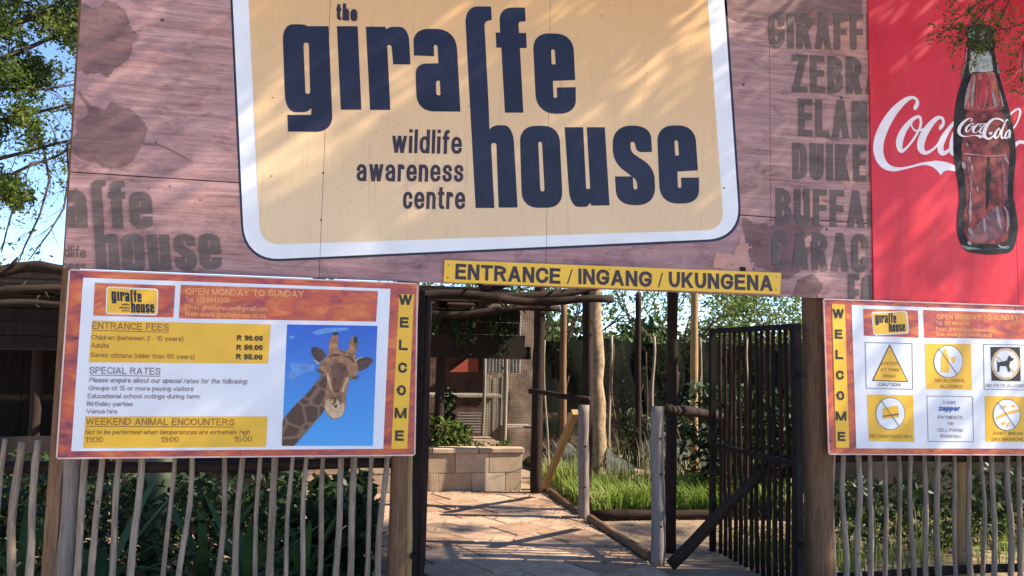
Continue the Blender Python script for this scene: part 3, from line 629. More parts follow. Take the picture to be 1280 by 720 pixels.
for r in [[(1212,104,2),(1209,118,4),(1206,133,2)], [(1218,96,2),(1216,115,4),(1215,134,3)], [(1240,112,2),(1243,124,4),(1245,134,3)], [(1249,112,1),(1252,124,2),(1254,133,2)],
          [(1209,60,1),(1207,78,1.2),(1202,98,1.5)], [(1229,37,4),(1228,44,6),(1227,50,3)], [(1235,52,1.5),(1239,55,2),(1240,58,1)], [(1204,192,2),(1216,193,1.5),(1235,195,1),(1258,194,1.5)],
          [(1212,196,2),(1212,200,3),(1213,203,1)], [(1204,203,3),(1205,208,5),(1206,212,1)], [(1215,206,2),(1215,210,3),(1216,214,1)], [(1221,233,1),(1222,236,3),(1222,240,1)],
          [(1213,240,1),(1213,262,2.5),(1213,278,2)], [(1211,285,3),(1213,289,5),(1216,294,2)], [(1230,273,2),(1231,284,4),(1231,290,2)], [(1246,258,2),(1248,272,4),(1251,285,2)],
          [(1256,196,3),(1258,200,4),(1261,204,1)], [(1255,258,2),(1259,266,2.5),(1260,280,3),(1258,290,1)], [(1210,302,3),(1212,304,4),(1214,306,1)], [(1208,178,1),(1209,181,2.5),(1210,183,1)], [(1248,306,2),(1252,309,2),(1260,308,1)]]:
    bh.ribbon(r, None, 3)
M['hl'] = plain('printed_highlight', (0.34, 0.25, 0.25), 0.35, 0.3, 20); bh.build('glass_highlight_print', M['hl'], drink)
br = dp(5)
for r in [[(1231,92,3),(1229,110,9),(1226,133,7)], [(1222,94,2),(1221,112,3),(1219,134,3)], [(1236,96,2),(1238,114,4),(1238,134,4)]]: br.ribbon(r, None, 3)
br.ribbon([(1206,136,1),(1222,138,2),(1238,137,2),(1254,136,1)], None, 3)
M['redst'] = plain('printed_red_stripe', (0.42, 0.02, 0.02), 0.35, 0.3, 20); br.build('red_stripe_print', M['redst'], drink)
bo = dp(4)
for r in [[(1236,196,3),(1235,222,5),(1235,245,4),(1233,262,1)], [(1226,66,3),(1233,58,5),(1241,66,4)], [(1210,54,3),(1225,56,5),(1244,54,3)]]: bo.ribbon(r, None, 3)
bo.build('dark_glass_print', M['glass'], drink)
bam = dp(4)
for r in [[(1208,198,3),(1213,222,4),(1214,245,3),(1211,268,3)], [(1252,200,3),(1256,222,5),(1255,250,3)]]: bam.ribbon(r, None, 3)
bam.poly([(1208,297,5),(1222,280,10),(1238,262,10),(1252,257,5),(1256,290,8),(1240,302,10),(1216,304,6)])
M['amber2'] = plain('printed_red_brown', (0.22, 0.06, 0.05), 0.35, 0.5, 16); bam.build('amber_streak_print', M['amber2'], drink)
ss = dp(6); script(ss, lambda x, y: ((x - 40) * 0.0535 + 1196.5, (y - 70) * 0.041 + 147 + (x - 40) * 0.0022))
f2 = lambda x, y: (x / 13.47 + 1185, y / 13.47 + 135)
for r in [[(700,410,30),(715,435,40),(745,400,20)],[(940,230,26),(880,190,30),(800,180,26),(730,210,40),(660,290,56),(610,400,60),(615,470,56),(680,520,34),(760,470,22),(800,400,20)],
          [(860,330,20),(800,420,36),(790,500,34),(850,480,16),(880,380,16),(850,330,18)], [(1010,210,20),(985,200,22),(930,320,28),(900,430,34),(910,510,28),(960,480,16)],
          [(1040,360,20),(980,420,30),(965,500,32),(1010,490,16),(1045,380,26),(1035,510,26)], [(560,270,14),(620,265,18),(650,262,14)]]: ss.ribbon(r, f2, 4)
ss.build('bottle_lettering', M['script'], drink)

# ---- yellow entrance strip
EY = -0.052; es = empty('entrance_sign', tuple(W(765, 365, EY)), 'long yellow strip sign reading ENTRANCE / INGANG / UKUNGENA under the hoarding', 'sign')
E0 = [W(556, 325, EY), W(976.5, 341, EY), W(975, 368, EY), W(554.5, 352.5, EY)]
V = [tuple(p) for p in E0] + [(p[0], EY + 0.012, p[2]) for p in E0]
mk('strip_panel', V, [(3, 2, 1, 0), (0, 1, 5, 4), (1, 2, 6, 5), (2, 3, 7, 6), (3, 0, 4, 7), (4, 5, 6, 7)], M['strip'], es)
for x in (600, 760, 930):
    br_ = MB(); p = W(x, 350, EY); br_.box((p[0] - 0.02, EY + 0.012, p[2] - 0.03), (p[0] + 0.02, BY + 0.0, p[2] + 0.09)); br_.build('mounting_block', M['poledark'], es)
ep = Print(EY - 0.0012)
for s, L, R in [('ENTRANCE', (569, 349), (700.5, 355)), ('INGANG', (723, 355), (815, 359)), ('UKUNGENA', (836, 359), (966, 364))]:
    ep.text(s, L, R, 19.5, 0.205, 0, 4)
ep.text('/', (708.5, 355), (716, 355), 18, 0.09); ep.text('/', (822.5, 359), (829, 359), 18, 0.09)
ep.build('strip_lettering', M['smallink'], es)

# ================================================================== INFORMATION BOARDS
PYB = -0.075
def board(name, quad, label, cat):
    c = [W(x, y, PYB) for x, y in quad]; base = (sum(p[0] for p in c) / 4, PYB, c[3][2])
    e = empty(name, base, label, cat)
    V = [tuple(p) for p in c] + [(p[0], PYB + 0.02, p[2]) for p in c]
    mk('board_panel', V, [(3, 2, 1, 0), (0, 1, 5, 4), (1, 2, 6, 5), (2, 3, 7, 6), (3, 0, 4, 7), (4, 5, 6, 7)], M['flame'], e)
    mb = MB(); n = 4
    for i in range(4):                                            # pale aluminium trim round the sheet
        a = np.array(c[i]); b = np.array(c[(i + 1) % 4]); d = (b - a) / np.linalg.norm(b - a); nn = np.array([d[2], 0, -d[0]]) * 0.008
        q = [a, b, b - nn + 0 * d, a - nn]
        if i % 2: q = [a - d * 0.0085 * 0 , b, b - nn, a - nn]
        mb.add([tuple(p + np.array([0, -0.004 - 0.0006 * (i % 2), 0])) for p in q] + [tuple(p + np.array([0, 0.0, 0])) for p in q],
               [(0, 1, 2, 3), (4, 7, 6, 5), (0, 4, 5, 1), (1, 5, 6, 2), (2, 6, 7, 3), (3, 7, 4, 0)])
    mb.build('board_trim', M['edge'], e)
    return e
pb = board('price_board', [(88, 338), (521, 355.5), (517.5, 568), (72, 572)], 'orange bordered entrance fee board with a giraffe picture left of the gate', 'information board')
pp = lambda k: Print(PYB - 0.0012 * k)
def quad(par, k, pts, name, mat, r=0):
    q = pp(k); q.poly([(x, y, r) for x, y in pts]); return q.build(name, mat, par)
ps = quad(pb, 1, [(104,347),(488,361),(479,561),(89,564)], 'printed_sheet', M['sheet'])
hp1 = quad(pb, 2, [(118.5,353.5),(219,357),(216.5,397),(116.5,394.5)], 'header_print', M['flame2'])
hp2 = quad(pb, 2, [(226,356),(472.5,364),(470,402),(223.5,398)], 'header_print', M['flame2'])
yb1 = quad(pb, 2, [(115.5,400.5),(338.5,405.5),(335,454.5),(111,453)], 'yellow_box', M['box'])
yb2 = quad(pb, 2, [(107,520.5),(334.5,520.5),(332.5,558.5),(104,560)], 'yellow_box', M['box'])
quad(hp1, 3, [(133,358),(198,361),(197,394.5),(132,392.5)], 'logo_border', M['white'], 4)
quad(hp1, 4, [(134.5,359.5),(196.5,362.5),(195.5,393),(133.5,391)], 'logo_face', M['box'], 3)
lg = pp(5); logo(lg, lambda x, y: ((x - 352) * 0.1035 + 139, (y - 8) * 0.112 + 361.5 + (x - 352) * 0.004)); 
for i, s in enumerate(('wildlife', 'awareness', 'centre')): lg.text(s, (152 if i != 1 else 149, 382 + 3.6 * i), (162, 382.3 + 3.6 * i), 2.8, 0.16)
lg.build('logo_lettering', M['navy'], hp1)
def lines(par, k, name, mat, L):
    q = pp(k)
    for a in L:
        s, x0, y0, x1, y1, cap = a[:6]; off = a[6] if len(a) > 6 else 0.13; sh = a[7] if len(a) > 7 else 0.0
        q.text(s, (x0, y0), (x1, y1), cap, off, sh, 2)
        if len(a) > 8: q.poly([(x0, y0 + 1.4), (x1, y1 + 1.4), (x1, y1 + 2.3), (x0, y0 + 2.3)])
    return q.build(name, mat, par)
lines(hp2, 3, 'header_lettering', M['headtext'], [('OPEN MONDAY TO SUNDAY', 232, 368, 379.5, 371.5, 8), ('Tel. 021 8844506', 231.5, 377, 287, 378.5, 6.0, 0.12), ('Email. giraffehouse@gmail.com', 231, 386.5, 335, 389, 6.0, 0.12), ('Web. www.giraffehouse.co.za', 230.5, 395, 332, 397.5, 6.0, 0.12)])
lines(yb1, 3, 'fees_lettering', M['textbrown'], [('ENTRANCE FEES', 115, 411, 211, 413.5, 8.6, 0.135, 0, 1), ('Children (between 2 - 15 years)', 114, 424.5, 229, 426.5, 6), ('Adults', 113.5, 434.5, 136, 435, 6), ('Senior citizens (older than 60 years)', 113, 446.5, 243, 449, 6),
    ]); lines(yb2, 3, 'encounter_lettering', M['textbrown'], [('WEEKEND ANIMAL ENCOUNTERS', 107, 531, 293, 532, 8.6, 0.135, 0, 1), ('Not to be performed when temperatures are extremely high', 106, 543, 312, 543, 6, 0.125, 0.2), ('11:00', 106, 553, 129, 553, 7), ('13:00', 200.5, 553, 223.5, 552.5, 7), ('15:00', 292, 552.5, 315, 552, 7)])
lines(yb1, 3, 'price_lettering', M['black'], [('R 30.00', 296, 425.5, 328.5, 426.5, 6.8, 0.24), ('R 50.00', 295.5, 437.5, 328.5, 438, 6.8, 0.24), ('R 35.00', 295, 449, 328, 450, 6.8, 0.24)])
lines(ps, 3, 'rates_lettering', M['textgrey'], [('SPECIAL RATES', 111.5, 467, 200.5, 468.5, 8.6, 0.135, 0, 1), ('Please enquire about our special rates for the following:', 111, 478, 309, 480, 6.4, 0.125, 0.2), ('Groups of 15 or more paying visitors', 110.5, 488, 242, 489, 6), ('Educational school outings during term', 109.5, 498, 250, 498.5, 6), ('Birthday parties', 108.5, 507.5, 166, 508, 6), ('Venue hire', 108, 517, 146.5, 517.2, 6)])
ws = quad(pb, 2, [(499,367.5),(517.5,368),(509,560.5),(489,561.5)], 'welcome_strip', M['box'])
wl = pp(3)
for k, ch in enumerate('WELCOME'):
    cy = 381 + k * 28.3; cx = 506.5 - k * 1.2; hw = {'W': 8.5, 'M': 7.5}.get(ch, 5.6); wl.text(ch, (cx - hw, cy), (cx + hw, cy + 0.4), 13, 0.23, 0, 4)
wl.build('welcome_lettering', M['black'], ws)
# giraffe picture
zg = lambda x, y: (x / 4.5 + 340, y / 4.5 + 400)
def gpic(k, name, mat, polys=(), ribs=()):
    q = pp(k)
    for p in polys: q.poly(p, f=zg)
    for r in ribs: q.ribbon(r, zg, 4)
    return q.build(name, mat, GPIC or pb)
GPIC = None
def skyprint():
    m, t, b = nodemat('printed_sky'); s = t.nodes.new('ShaderNodeSeparateXYZ'); t.links.new(t.nodes.new('ShaderNodeNewGeometry').outputs[0], s.inputs[0])
    mr = t.nodes.new('ShaderNodeMapRange'); mr.inputs[1].default_value = 1.0; mr.inputs[2].default_value = 1.75; t.links.new(s.outputs[2], mr.inputs[0])
    c = mixc(t, (0.05, 0.38, 0.82), (0.015, 0.10, 0.56), mr.outputs[0])
    t.links.new(c, b.inputs['Base Color']); b.inputs['Roughness'].default_value = 0.3; return m
GPIC = gpic(2, 'giraffe_picture', skyprint(), [[(85,25),(593,33),(567,708),(55,708)]])
M['cloud'] = plain('printed_cloud', (0.11, 0.28, 0.66), 0.35, 0.2, 20)
gpic(3, 'picture_cloud', M['cloud'], [[(80,325,10),(110,290,15),(100,240,15),(180,245,20),(245,250,15),(235,285,15),(170,300,15),(120,338,10)], [(220,70,15),(290,45,15),(440,42,15),(420,60,10),(330,70,15),(250,85,10)], [(95,90,8),(130,88,8),(125,105,8),(100,108,8)]])
def hide():
    m, t, b = nodemat('printed_giraffe_hide'); v = t.nodes.new('ShaderNodeTexVoronoi'); v.feature = 'DISTANCE_TO_EDGE'; v.inputs['Scale'].default_value = 11
    t.links.new(coords(t, (1, 0, 1), 'World'), v.inputs['Vector'])
    t.links.new(ramp(t, v.outputs['Distance'], [(0.03, (0.20, 0.11, 0.07)), (0.10, (0.065, 0.026, 0.02))]), b.inputs['Base Color']); b.inputs['Roughness'].default_value = 0.35; return m
gpic(4, 'giraffe_neck', hide(), [[(55,708),(60,560,20),(120,490,30),(210,400,30),(285,300,5),(330,330),(310,470,10),(285,525,30),(125,708)]])
M['ear'] = plain('printed_ear', (0.07, 0.035, 0.03), 0.35, 0.4, 30); M['tan'] = plain('printed_tan', (0.36, 0.17, 0.08), 0.35, 0.45, 28)
M['cream'] = plain('printed_cream', (0.66, 0.45, 0.26), 0.35, 0.25, 30); M['umber'] = plain('printed_umber', (0.14, 0.05, 0.03), 0.35, 0.4, 30)
gpic(4, 'giraffe_ear', M['ear'], [[(218,160,12),(240,148,12),(285,165,12),(308,205,8),(262,240,10),(228,205,18)], [(462,250,10),(490,213,15),(545,208,15),(572,222,12),(545,265,25),(495,292,15)]])
gpic(5, 'giraffe_head', M['tan'], [[(318,200),(320,130,8),(338,85,8),(372,85,8),(374,170,6),(428,172,6),(440,110,6),(460,85,8),(486,115,8),(470,205,10),(490,290,20),(462,320,10),(440,325,10),(418,400,10),(412,520,50),(352,572,60),(290,515,45),(298,430,20),(310,330,10),(262,280,15),(268,240,15)]])
gpic(6, 'giraffe_muzzle', M['cream'], [[(300,450,20),(345,440,20),(408,470,15),(408,530,30),(352,562,50),(296,515,30)]], [[(312,300,8),(320,345,14),(336,400,8)], [(430,322,6),(410,360,14),(398,405,10)], [(236,222,4),(255,240,8),(268,246,4)], [(466,232,4),(490,215,6),(520,210,3)]])
gpic(7, 'giraffe_face', M['umber'], [[(330,255,10),(370,235,15),(420,250,15),(425,300,15),(400,330,8),(388,380,8),(372,410,6),(352,408,6),(338,340,8)]], [[(326,455,6),(340,435,8),(358,445,8),(352,470,6),(332,472,6)], [(250,274,5),(270,290,17),(296,300,6)], [(448,324,6),(468,326,17),(488,314,5)], [(340,430,3),(352,458,9),(346,480,4)], [(388,430,3),(384,458,9),(390,478,4)], [(322,210,10),(350,196,14),(385,200,12)], [(410,205,10),(445,215,14),(460,240,8)]])
gpic(8, 'giraffe_nostril', M['black'], [[(350,478,4),(368,478,4),(364,494,4),(354,494,4)], [(344,70,6),(368,66,6),(370,84,6),(344,86,6)], [(458,92,6),(478,96,6),(482,130,6),(462,132,6)]], [])

# ---- rules board right of the gate
rb = board('rules_board', [(1030, 374.5), (1420, 388), (1424, 568.5), (1036.5, 567)], 'orange bordered rules board with six pictogram notices right of the gate', 'information board')
quad(rb, 1, [(1064.5,381),(1400,392),(1400,561),(1070.5,560.5)], 'printed_sheet', M['sheet'])
hr1 = quad(rb, 2, [(1079,386),(1147.5,388),(1148.5,422),(1080,419.5)], 'header_print', M['flame2'])
hr2 = quad(rb, 2, [(1154,387.5),(1390,395),(1390,426),(1155.5,422)], 'header_print', M['flame2'])
quad(hr1, 3, [(1089,390),(1134,388.5),(1136.5,417),(1092,419.5)], 'logo_border', M['white'], 4)
quad(hr1, 4, [(1090.5,391.5),(1132.5,390),(1135,415.5),(1093.5,418)], 'logo_face', M['box'], 3)
lg = pp(5); logo(lg, lambda x, y: ((x - 352) * 0.072 + 1094, (y - 8) * 0.094 + 391.5 - (x - 352) * 0.001)); lg.build('logo_lettering', M['navy'], hr1)
lines(hr2, 3, 'header_lettering', M['headtext'], [('OPEN MONDAY TO SUNDAY', 1171, 399, 1273, 400.5, 6.5), ('Tel. 021 8844506', 1170, 406, 1212, 407, 4.6), ('Email. giraffehouse@gmail.com', 1170, 413.5, 1244, 415, 4.6), ('Web. www.giraffehouse.co.za', 1170, 420, 1240, 421, 4.6)])
ws = quad(rb, 2, [(1040,380),(1056,380.5),(1061.5,559.5),(1045,559.5)], 'welcome_strip', M['box'])
wl = pp(3)
for k, ch in enumerate('WELCOME'):
    cy = 397.5 + k * 25.6; cx = 1048 + k * 0.7; hw = {'W': 7.2, 'M': 6.6}.get(ch, 4.8); wl.text(ch, (cx - hw, cy), (cx + hw, cy + 0.4), 11.5, 0.23, 0, 4)
wl.build('welcome_lettering', M['black'], ws)
M['lineg'] = plain('thin_grey_line', (0.16, 0.15, 0.17), 0.4, 0.1)
def frame(k, q, t, name, mat):
    P = pp(k); c = [sum(p[0] for p in q) / 4, sum(p[1] for p in q) / 4]
    P.poly([(x, y) for x, y in q], [[(x + (t if x < c[0] else -t), y + (t if y < c[1] else -t)) for x, y in q]]); return P.build(name, mat, rb)
def circ(cx, cy, rx, ry, n=28): return [(cx + rx * math.cos(a), cy + ry * math.sin(a), 0) for a in np.linspace(0, 2 * math.pi, n + 1)[:-1]]
b1q = [(1081, 427.5), (1140.5, 429), (1141.5, 487), (1082.5, 485.5)]
frame(2, b1q, 0.8, 'notice_frame', M['lineg'])
q = pp(2); q.poly([(1112, 430), (1135.5, 477.5), (1090, 476)]); q.build('warning_triangle_outline', M['black'], rb)
q = pp(3); q.poly([(1112, 432.8), (1133.7, 476.4), (1092, 475)]); q.build('warning_triangle', M['box'], rb)
lines(rb, 4, 'notice_lettering', M['textbrown'], [('ENTER', 1102, 456, 1123, 456.5, 4), ('AT OWN', 1101, 464, 1124, 464.5, 4), ('RISK!', 1104.5, 472, 1120, 472.3, 4)])
lines(rb, 4, 'notice_lettering', M['black'], [('CAUTION!', 1098, 482.5, 1126, 483, 4.2)])
def yellow_notice(q4, c, body):
    pn = quad(rb, 2, q4, 'notice_panel', M['box'])
    a = pp(3); a.poly(circ(*c)); a.build('notice_ring', M['lineg'], pn)
    a = pp(4); a.poly(circ(c[0], c[1], c[2] - 0.9, c[3] - 0.9)); a.build('notice_disc', M['sheet'], pn)
    lines(pn, 3, 'notice_lettering', M['textbrown'], body)
    a = pp(6); a.ribbon([(c[0] - c[2] * .62, c[1] - c[3] * .8, 1), (c[0], c[1], 1), (c[0] + c[2] * .62, c[1] + c[3] * .8, 1)], None, 2); a.build('prohibition_bar', M['lineg'], pn); return pn
yellow_notice([(1156, 429.5), (1213.5, 430), (1215, 487), (1158, 486)], (1185.5, 452, 18.5, 20.5), [('NO ALCOHOL', 1169, 477.5, 1207, 478, 4.2), ('ALLOWED', 1175, 485, 1204, 485.3, 4.2)])
a = pp(5); a.poly([(1176, 465.5), (1176.5, 446, 3), (1179, 441, 2), (1179.5, 436), (1183, 436), (1183.5, 441, 2), (1186.5, 446, 3), (1186.5, 465.5)]); a.poly([(1189, 446), (1195, 446), (1194, 452, 2), (1192.5, 454), (1191.5, 454), (1190, 452, 2)]);
a.f = a.f; a.build('bottle_pictogram', M['box'], rb)
yellow_notice([(1084, 493), (1141.5, 494), (1143, 552.5), (1086, 551)], (1113, 517, 18.5, 20.5), [('NO CARD FACILITIES', 1087, 547, 1140, 548, 4.2)])
a = pp(5); a.poly([(1103, 510), (1122.5, 506.5), (1124, 521, 1), (1104, 524, 1)]); a.build('card_pictogram', M['box'], rb)
a = pp(6); a.poly([(1103.5, 519.5), (1123.5, 516.5), (1123.7, 518.5), (1103.7, 521.5)]); a.build('card_stripe', M['textbrown'], rb)
yellow_notice([(1231, 495), (1292, 496), (1293, 553), (1232.5, 552)], (1258.5, 518.5, 17.5, 20), [("DON'T BREAK", 1242, 543.5, 1279, 544, 4.2), ('DRY BRANCHES', 1240, 551, 1283, 551.3, 4.2)])
a = pp(5); a.ribbon([(1245, 523, 3), (1258, 517, 3.5), (1274, 513, 3)], None, 3); a.ribbon([(1254, 507, 2), (1256, 509, 3), (1258, 507, 2)], None, 2); a.ribbon([(1265, 506, 2), (1267, 508, 3), (1269, 506, 2)], None, 2); a.ribbon([(1252, 528, 2), (1254, 530, 3), (1257, 527, 2)], None, 2); a.ribbon([(1258, 534, 1), (1260, 531, 3), (1262, 528, 1)], None, 2); a.build('branch_pictogram', M['box'], rb)
frame(2, [(1229, 430), (1290, 431), (1291, 488), (1230, 487)], 0.8, 'notice_frame', M['lineg'])
quad(rb, 2, [(1238, 433.5), (1275, 434), (1276, 476.5), (1239.5, 476)], 'dog_notice_ground', M['black'])
a = pp(3); a.poly(circ(1257, 455, 18, 20)); a.build('dog_notice_ring', M['cream'], rb)
a = pp(4); a.poly(circ(1257, 455, 15, 17)); a.build('notice_disc', M['sheet'], rb)
a = pp(5); a.ribbon([(1244, 444, 1.6), (1257, 455, 1.8), (1270, 467, 1.6)], None, 2); a.build('prohibition_bar', M['cream'], rb)
a = pp(6); a.poly([(1245.5, 449), (1248, 453), (1259, 450.5), (1261, 445), (1262.5, 444), (1264, 447), (1267.5, 448), (1266, 451), (1263, 451.5), (1261.5, 457), (1263, 465), (1261, 465), (1258, 457.5), (1250, 457.5), (1249, 465), (1247, 465), (1247, 455)]); a.build('dog_pictogram', M['black'], rb)
lines(rb, 3, 'notice_lettering', M['textgrey'], [('NO PETS ALLOWED', 1233, 484, 1286, 484.5, 4.2)])
frame(2, [(1158.5, 494.5), (1216, 495.5), (1217.5, 552.5), (1160, 552)], 0.7, 'notice_frame', M['lineg'])
lines(rb, 3, 'notice_lettering', M['textgrey'], [('CASH,', 1179, 505, 1195, 505.3, 4.2), ('PAYMENTS', 1173, 523.5, 1203, 524, 4.2), ('OR', 1185, 531.5, 1192, 531.6, 4.2), ('CELL PHONE', 1172, 539.5, 1205, 540, 4.2), ('BANKING', 1176, 547, 1202, 547.4, 4.2)])
M['blueink'] = plain('blue_ink', (0.02, 0.13, 0.42), 0.4, 0.1)
lines(rb, 3, 'zapper_lettering', M['blueink'], [('zapper', 1173, 513.5, 1199.5, 513.8, 7, 0.22, 0.2)])

M['screw'] = plain('screw_head', (0.22, 0.20, 0.19), 0.4, 0.3, 30, 0.5, 0.6)
def screws(par, Y, pts, r=0.007):
    for x, y in pts:
        p = W(x, y, Y); mb = MB(); mb.tube([(p[0], Y - 0.0045, p[2]), (p[0], Y + 0.002, p[2])], [r * .7, r], 8); mb.build('screw', M['screw'], par)
screws(pb, PYB, [(95, 344), (300, 352), (526 - 12, 361.5), (80, 566), (300, 565.5), (512, 563.5), (84, 455)])
screws(rb, PYB, [(1036, 379.5), (1043, 563.5), (1160, 383), (1165, 564.5), (1270, 386.5), (1270, 564.8)])
screws(es, EY, [(560.5, 331), (559.5, 347), (762, 337), (970.5, 346), (970, 362)], 0.006)
# ================================================================== SUPPORT POSTS
px = lambda x, Y, z=0.0: (lambda d: CAM[0] + d[0] / d[1] * (Y - CAM[1]))(ray(x, 560))
def vpost(name, x, Y, wpx, z1, mat, lab, cat='post', grp=None, wob=0.008, z0=-0.05, square=False, knots=0, n=12):
    X = px(x, Y); d = math.hypot(X - CAM[0], Y - CAM[1]); r = wpx / F * d * 0.5 * 0.97
    if square: r *= 1.3
    return pole(name, (X, Y, z0), (X + random.uniform(-.004, .004), Y, z1), r, r * 0.93, mat, None, wob, n, 14, lab, cat, grp, knots, square)
vpost('support_post', 72, 0.115, 15, 4.6, M['pole'], 'squared brown timber post at the left end of the fee board', square=True)
vpost('support_post', 90, 0.10, 21, 2.0, M['polegrey'], 'cracked grey brown round post under the left end of the fee board', wob=0.01)
vpost('support_post', 499, 0.10, 23, 4.6, M['pole'], 'smooth brown post beside the left gate leaf')
vpost('support_post', 512.5, 0.17, 12, 2.3, M['polewarm'], 'pale yellowish thin post between brown post and steel gate leaf')
vpost('support_post', 1022, 0.11, 33, 4.6, M['pole'], 'thick round brown post where the right gate leaf hangs', n=16, wob=0.004)
vpost('support_post', 1310, 0.11, 30, 4.6, M['pole'], 'thick round post behind the right end of the rules board')
vpost('support_post', 1199, 0.35, 14, 1.6, M['polewarm'], 'pale straight post standing behind the right picket fence')

# ================================================================== PICKET FENCES
def fence(name, xs, lab, railpx, grp):
    X0 = px(min(xs), 0.06); e = empty(name, (X0, 0.06, 0), lab, 'fence')
    for x in xs:
        X = px(x, 0.055); r = random.uniform(0.014, 0.025); top = 1.09 + random.uniform(-0.05, 0.05); lean = random.uniform(-0.02, 0.012)
        pole('picket', (X + lean - 0.01, 0.055 + random.uniform(-.008, .008), -0.04), (X + random.uniform(-.008, .008), 0.055, top), r, r * 0.82, M['stick'], e, random.uniform(0.005, 0.017), 8, 16, knots=random.choice((0, 1, 1, 2, 3)))
    for z, yy in ((0.92, 0.11), (0.1, 0.115)):
        pole('rail', (px(railpx[0], yy), yy, z), (px(railpx[1], yy), yy, z), 0.035, 0.03, M['poledark'], e, 0.01, 10, 12)
    return e
LX = [-52, -36, -16, 5, 27, 49, 110, 131, 153, 175, 217, 239, 283, 304, 325, 346, 366, 387, 406, 426, 445, 466, 483]
RX = [1041, 1057, 1073, 1088.5, 1106, 1123, 1139, 1155.5, 1172.5, 1192.5, 1210, 1226, 1242, 1258.5, 1274, 1291, 1309, 1327, 1345, 1363]
fence('picket_fence', LX, 'fence of thin crooked grey sticks below the entrance fee board', (-90, 500), None)
fence('picket_fence', RX, 'fence of thin crooked grey sticks below the rules board', (1025, 1400), None)

# ================================================================== GATE LEAVES
def leaf(name, H, E_, lab, zt, nb):
    e = empty(name, (H[0], H[1], 0), lab, 'gate'); H = Vector((*H, 0)); E_ = Vector((*E_, 0)); d = (E_ - H); L = d.length; d.normalize(); nrm = Vector((-d.y, d.x, 0))
    def bar(nm, a, z0, b, z1, w_, mat=M['steel']):
        p0 = H + d * a + Vector((0, 0, z0)); p1 = H + d * b + Vector((0, 0, z1)); mb = MB()
        ax = (p1 - p0).normalized(); s1 = nrm * (w_ / 2); s2 = ax.cross(nrm).normalized() * (w_ / 2)
        V = [p + s1 * i + s2 * j for p in (p0, p1) for i, j in ((-1, -1), (1, -1), (1, 1), (-1, 1))]
        mb.add(V, [(0, 3, 2, 1), (4, 5, 6, 7), (0, 1, 5, 4), (1, 2, 6, 5), (2, 3, 7, 6), (3, 0, 4, 7)]); mb.build(nm, mat, e)
    bar('stile', 0.02, -0.01, 0.02, zt, 0.045); bar('stile', L - 0.02, -0.01, L - 0.02, zt, 0.045)
    for z in (0.88, zt - 0.02): bar('gate_rail', 0.045, z, L - 0.045, z, 0.04)
    for k in range(nb):
        a = 0.08 + (L - 0.14) * (k + 0.5) / nb; p = H + d * a - nrm * 0.03
        pole('gate_stick', p + Vector((0, 0, -0.01)), p + d * random.uniform(-.01, .01) + Vector((0, 0, zt + random.uniform(-0.03, 0.0))), 0.0170, 0.0145, M['gatestick'], e, 0.007, 7, 9)
    for z in (0.35, 1.5): bar('hinge', -0.06, z, 0.02, z, 0.03)
    return e
ge = G(889, 411, 1.86)
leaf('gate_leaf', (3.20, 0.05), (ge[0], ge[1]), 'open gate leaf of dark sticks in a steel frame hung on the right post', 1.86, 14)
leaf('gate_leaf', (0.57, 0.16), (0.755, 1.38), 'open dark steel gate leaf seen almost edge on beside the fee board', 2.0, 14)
pole('leaning_log', (2.60, 0.84, 0.03), tuple(W(958, 586, 0.62)), 0.048, 0.038, M['poledark'], None, 0.01, 10, 8, 'dark round log leaning against the open right gate leaf', 'log')

# ================================================================== POSTS, RAILS AND LOGS BY THE PATH
def zat(y, Y, x=700):
    return W(x, y, Y)[2]
GP1 = vpost('short_post', 730, 2.72, 14.5, zat(506, 2.72), M['polegrey'], 'short grey post beside path in front of tree trunk')
GP2 = vpost('short_post', 822, 1.05, 17.5, zat(508, 1.05, 822), M['polegrey'], 'short grey post with bolt holes nearest the gate leaf')
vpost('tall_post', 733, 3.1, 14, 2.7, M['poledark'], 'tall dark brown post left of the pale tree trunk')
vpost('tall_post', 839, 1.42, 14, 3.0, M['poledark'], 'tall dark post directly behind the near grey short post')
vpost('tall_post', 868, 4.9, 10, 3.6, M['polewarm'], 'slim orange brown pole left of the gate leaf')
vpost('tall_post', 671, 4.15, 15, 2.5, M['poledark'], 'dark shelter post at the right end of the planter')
for post, Y, r, hs in ((GP2, 1.05, 0.052, ((829, 548), (829.5, 593), (828.5, 658))), (GP1, 2.72, 0.054, ((731, 558), (730, 609)))):
    for x, y in hs:
        p = W(x, y, Y - r); mb = MB(); mb.tube([(0, -0.006, 0), (0, 0.006, 0)], [0.011, 0.010], 8)
        h = mb.build('bolt_hole', M['black'], None, (0, 0, 0)); h.parent = post
        h.matrix_parent_inverse = Matrix.LocRotScale(post.location, post.rotation_quaternion, None).inverted(); h.location = (post.location.x + (p[0] - post.location.x) * 0.35, Y - r, p[2])
pole('rail_log', tuple(W(662, 489, 3.6)), tuple(W(737, 499, 2.95)), 0.028, 0.03, M['poledark'], None, 0.01, 8, 6, 'dark horizontal rail between shelter post and tall dark post', 'rail')
pole('rail_log', tuple(W(832, 512, 1.3)), tuple(W(900, 520, 1.9)), 0.045, 0.04, M['poledark'], None, 0.01, 8, 6, 'thick dark horizontal rail running from near post behind the gate leaf', 'rail')
pole('brace_plank', tuple(W(719, 515, 2.85)), tuple(W(681, 608, 3.85)), 0.045, 0.045, M['polewarm'], None, 0.003, 4, 4, 'golden brown diagonal brace plank leaning down to the path edge', 'plank', square=True)
pole('thin_stake', tuple(W(681, 425, 4.0)), tuple(W(684, 618, 4.0)), 0.011, 0.012, M['stick'], None, 0.02, 6, 10, 'thin crooked pale stake beside the golden brace', 'stake')
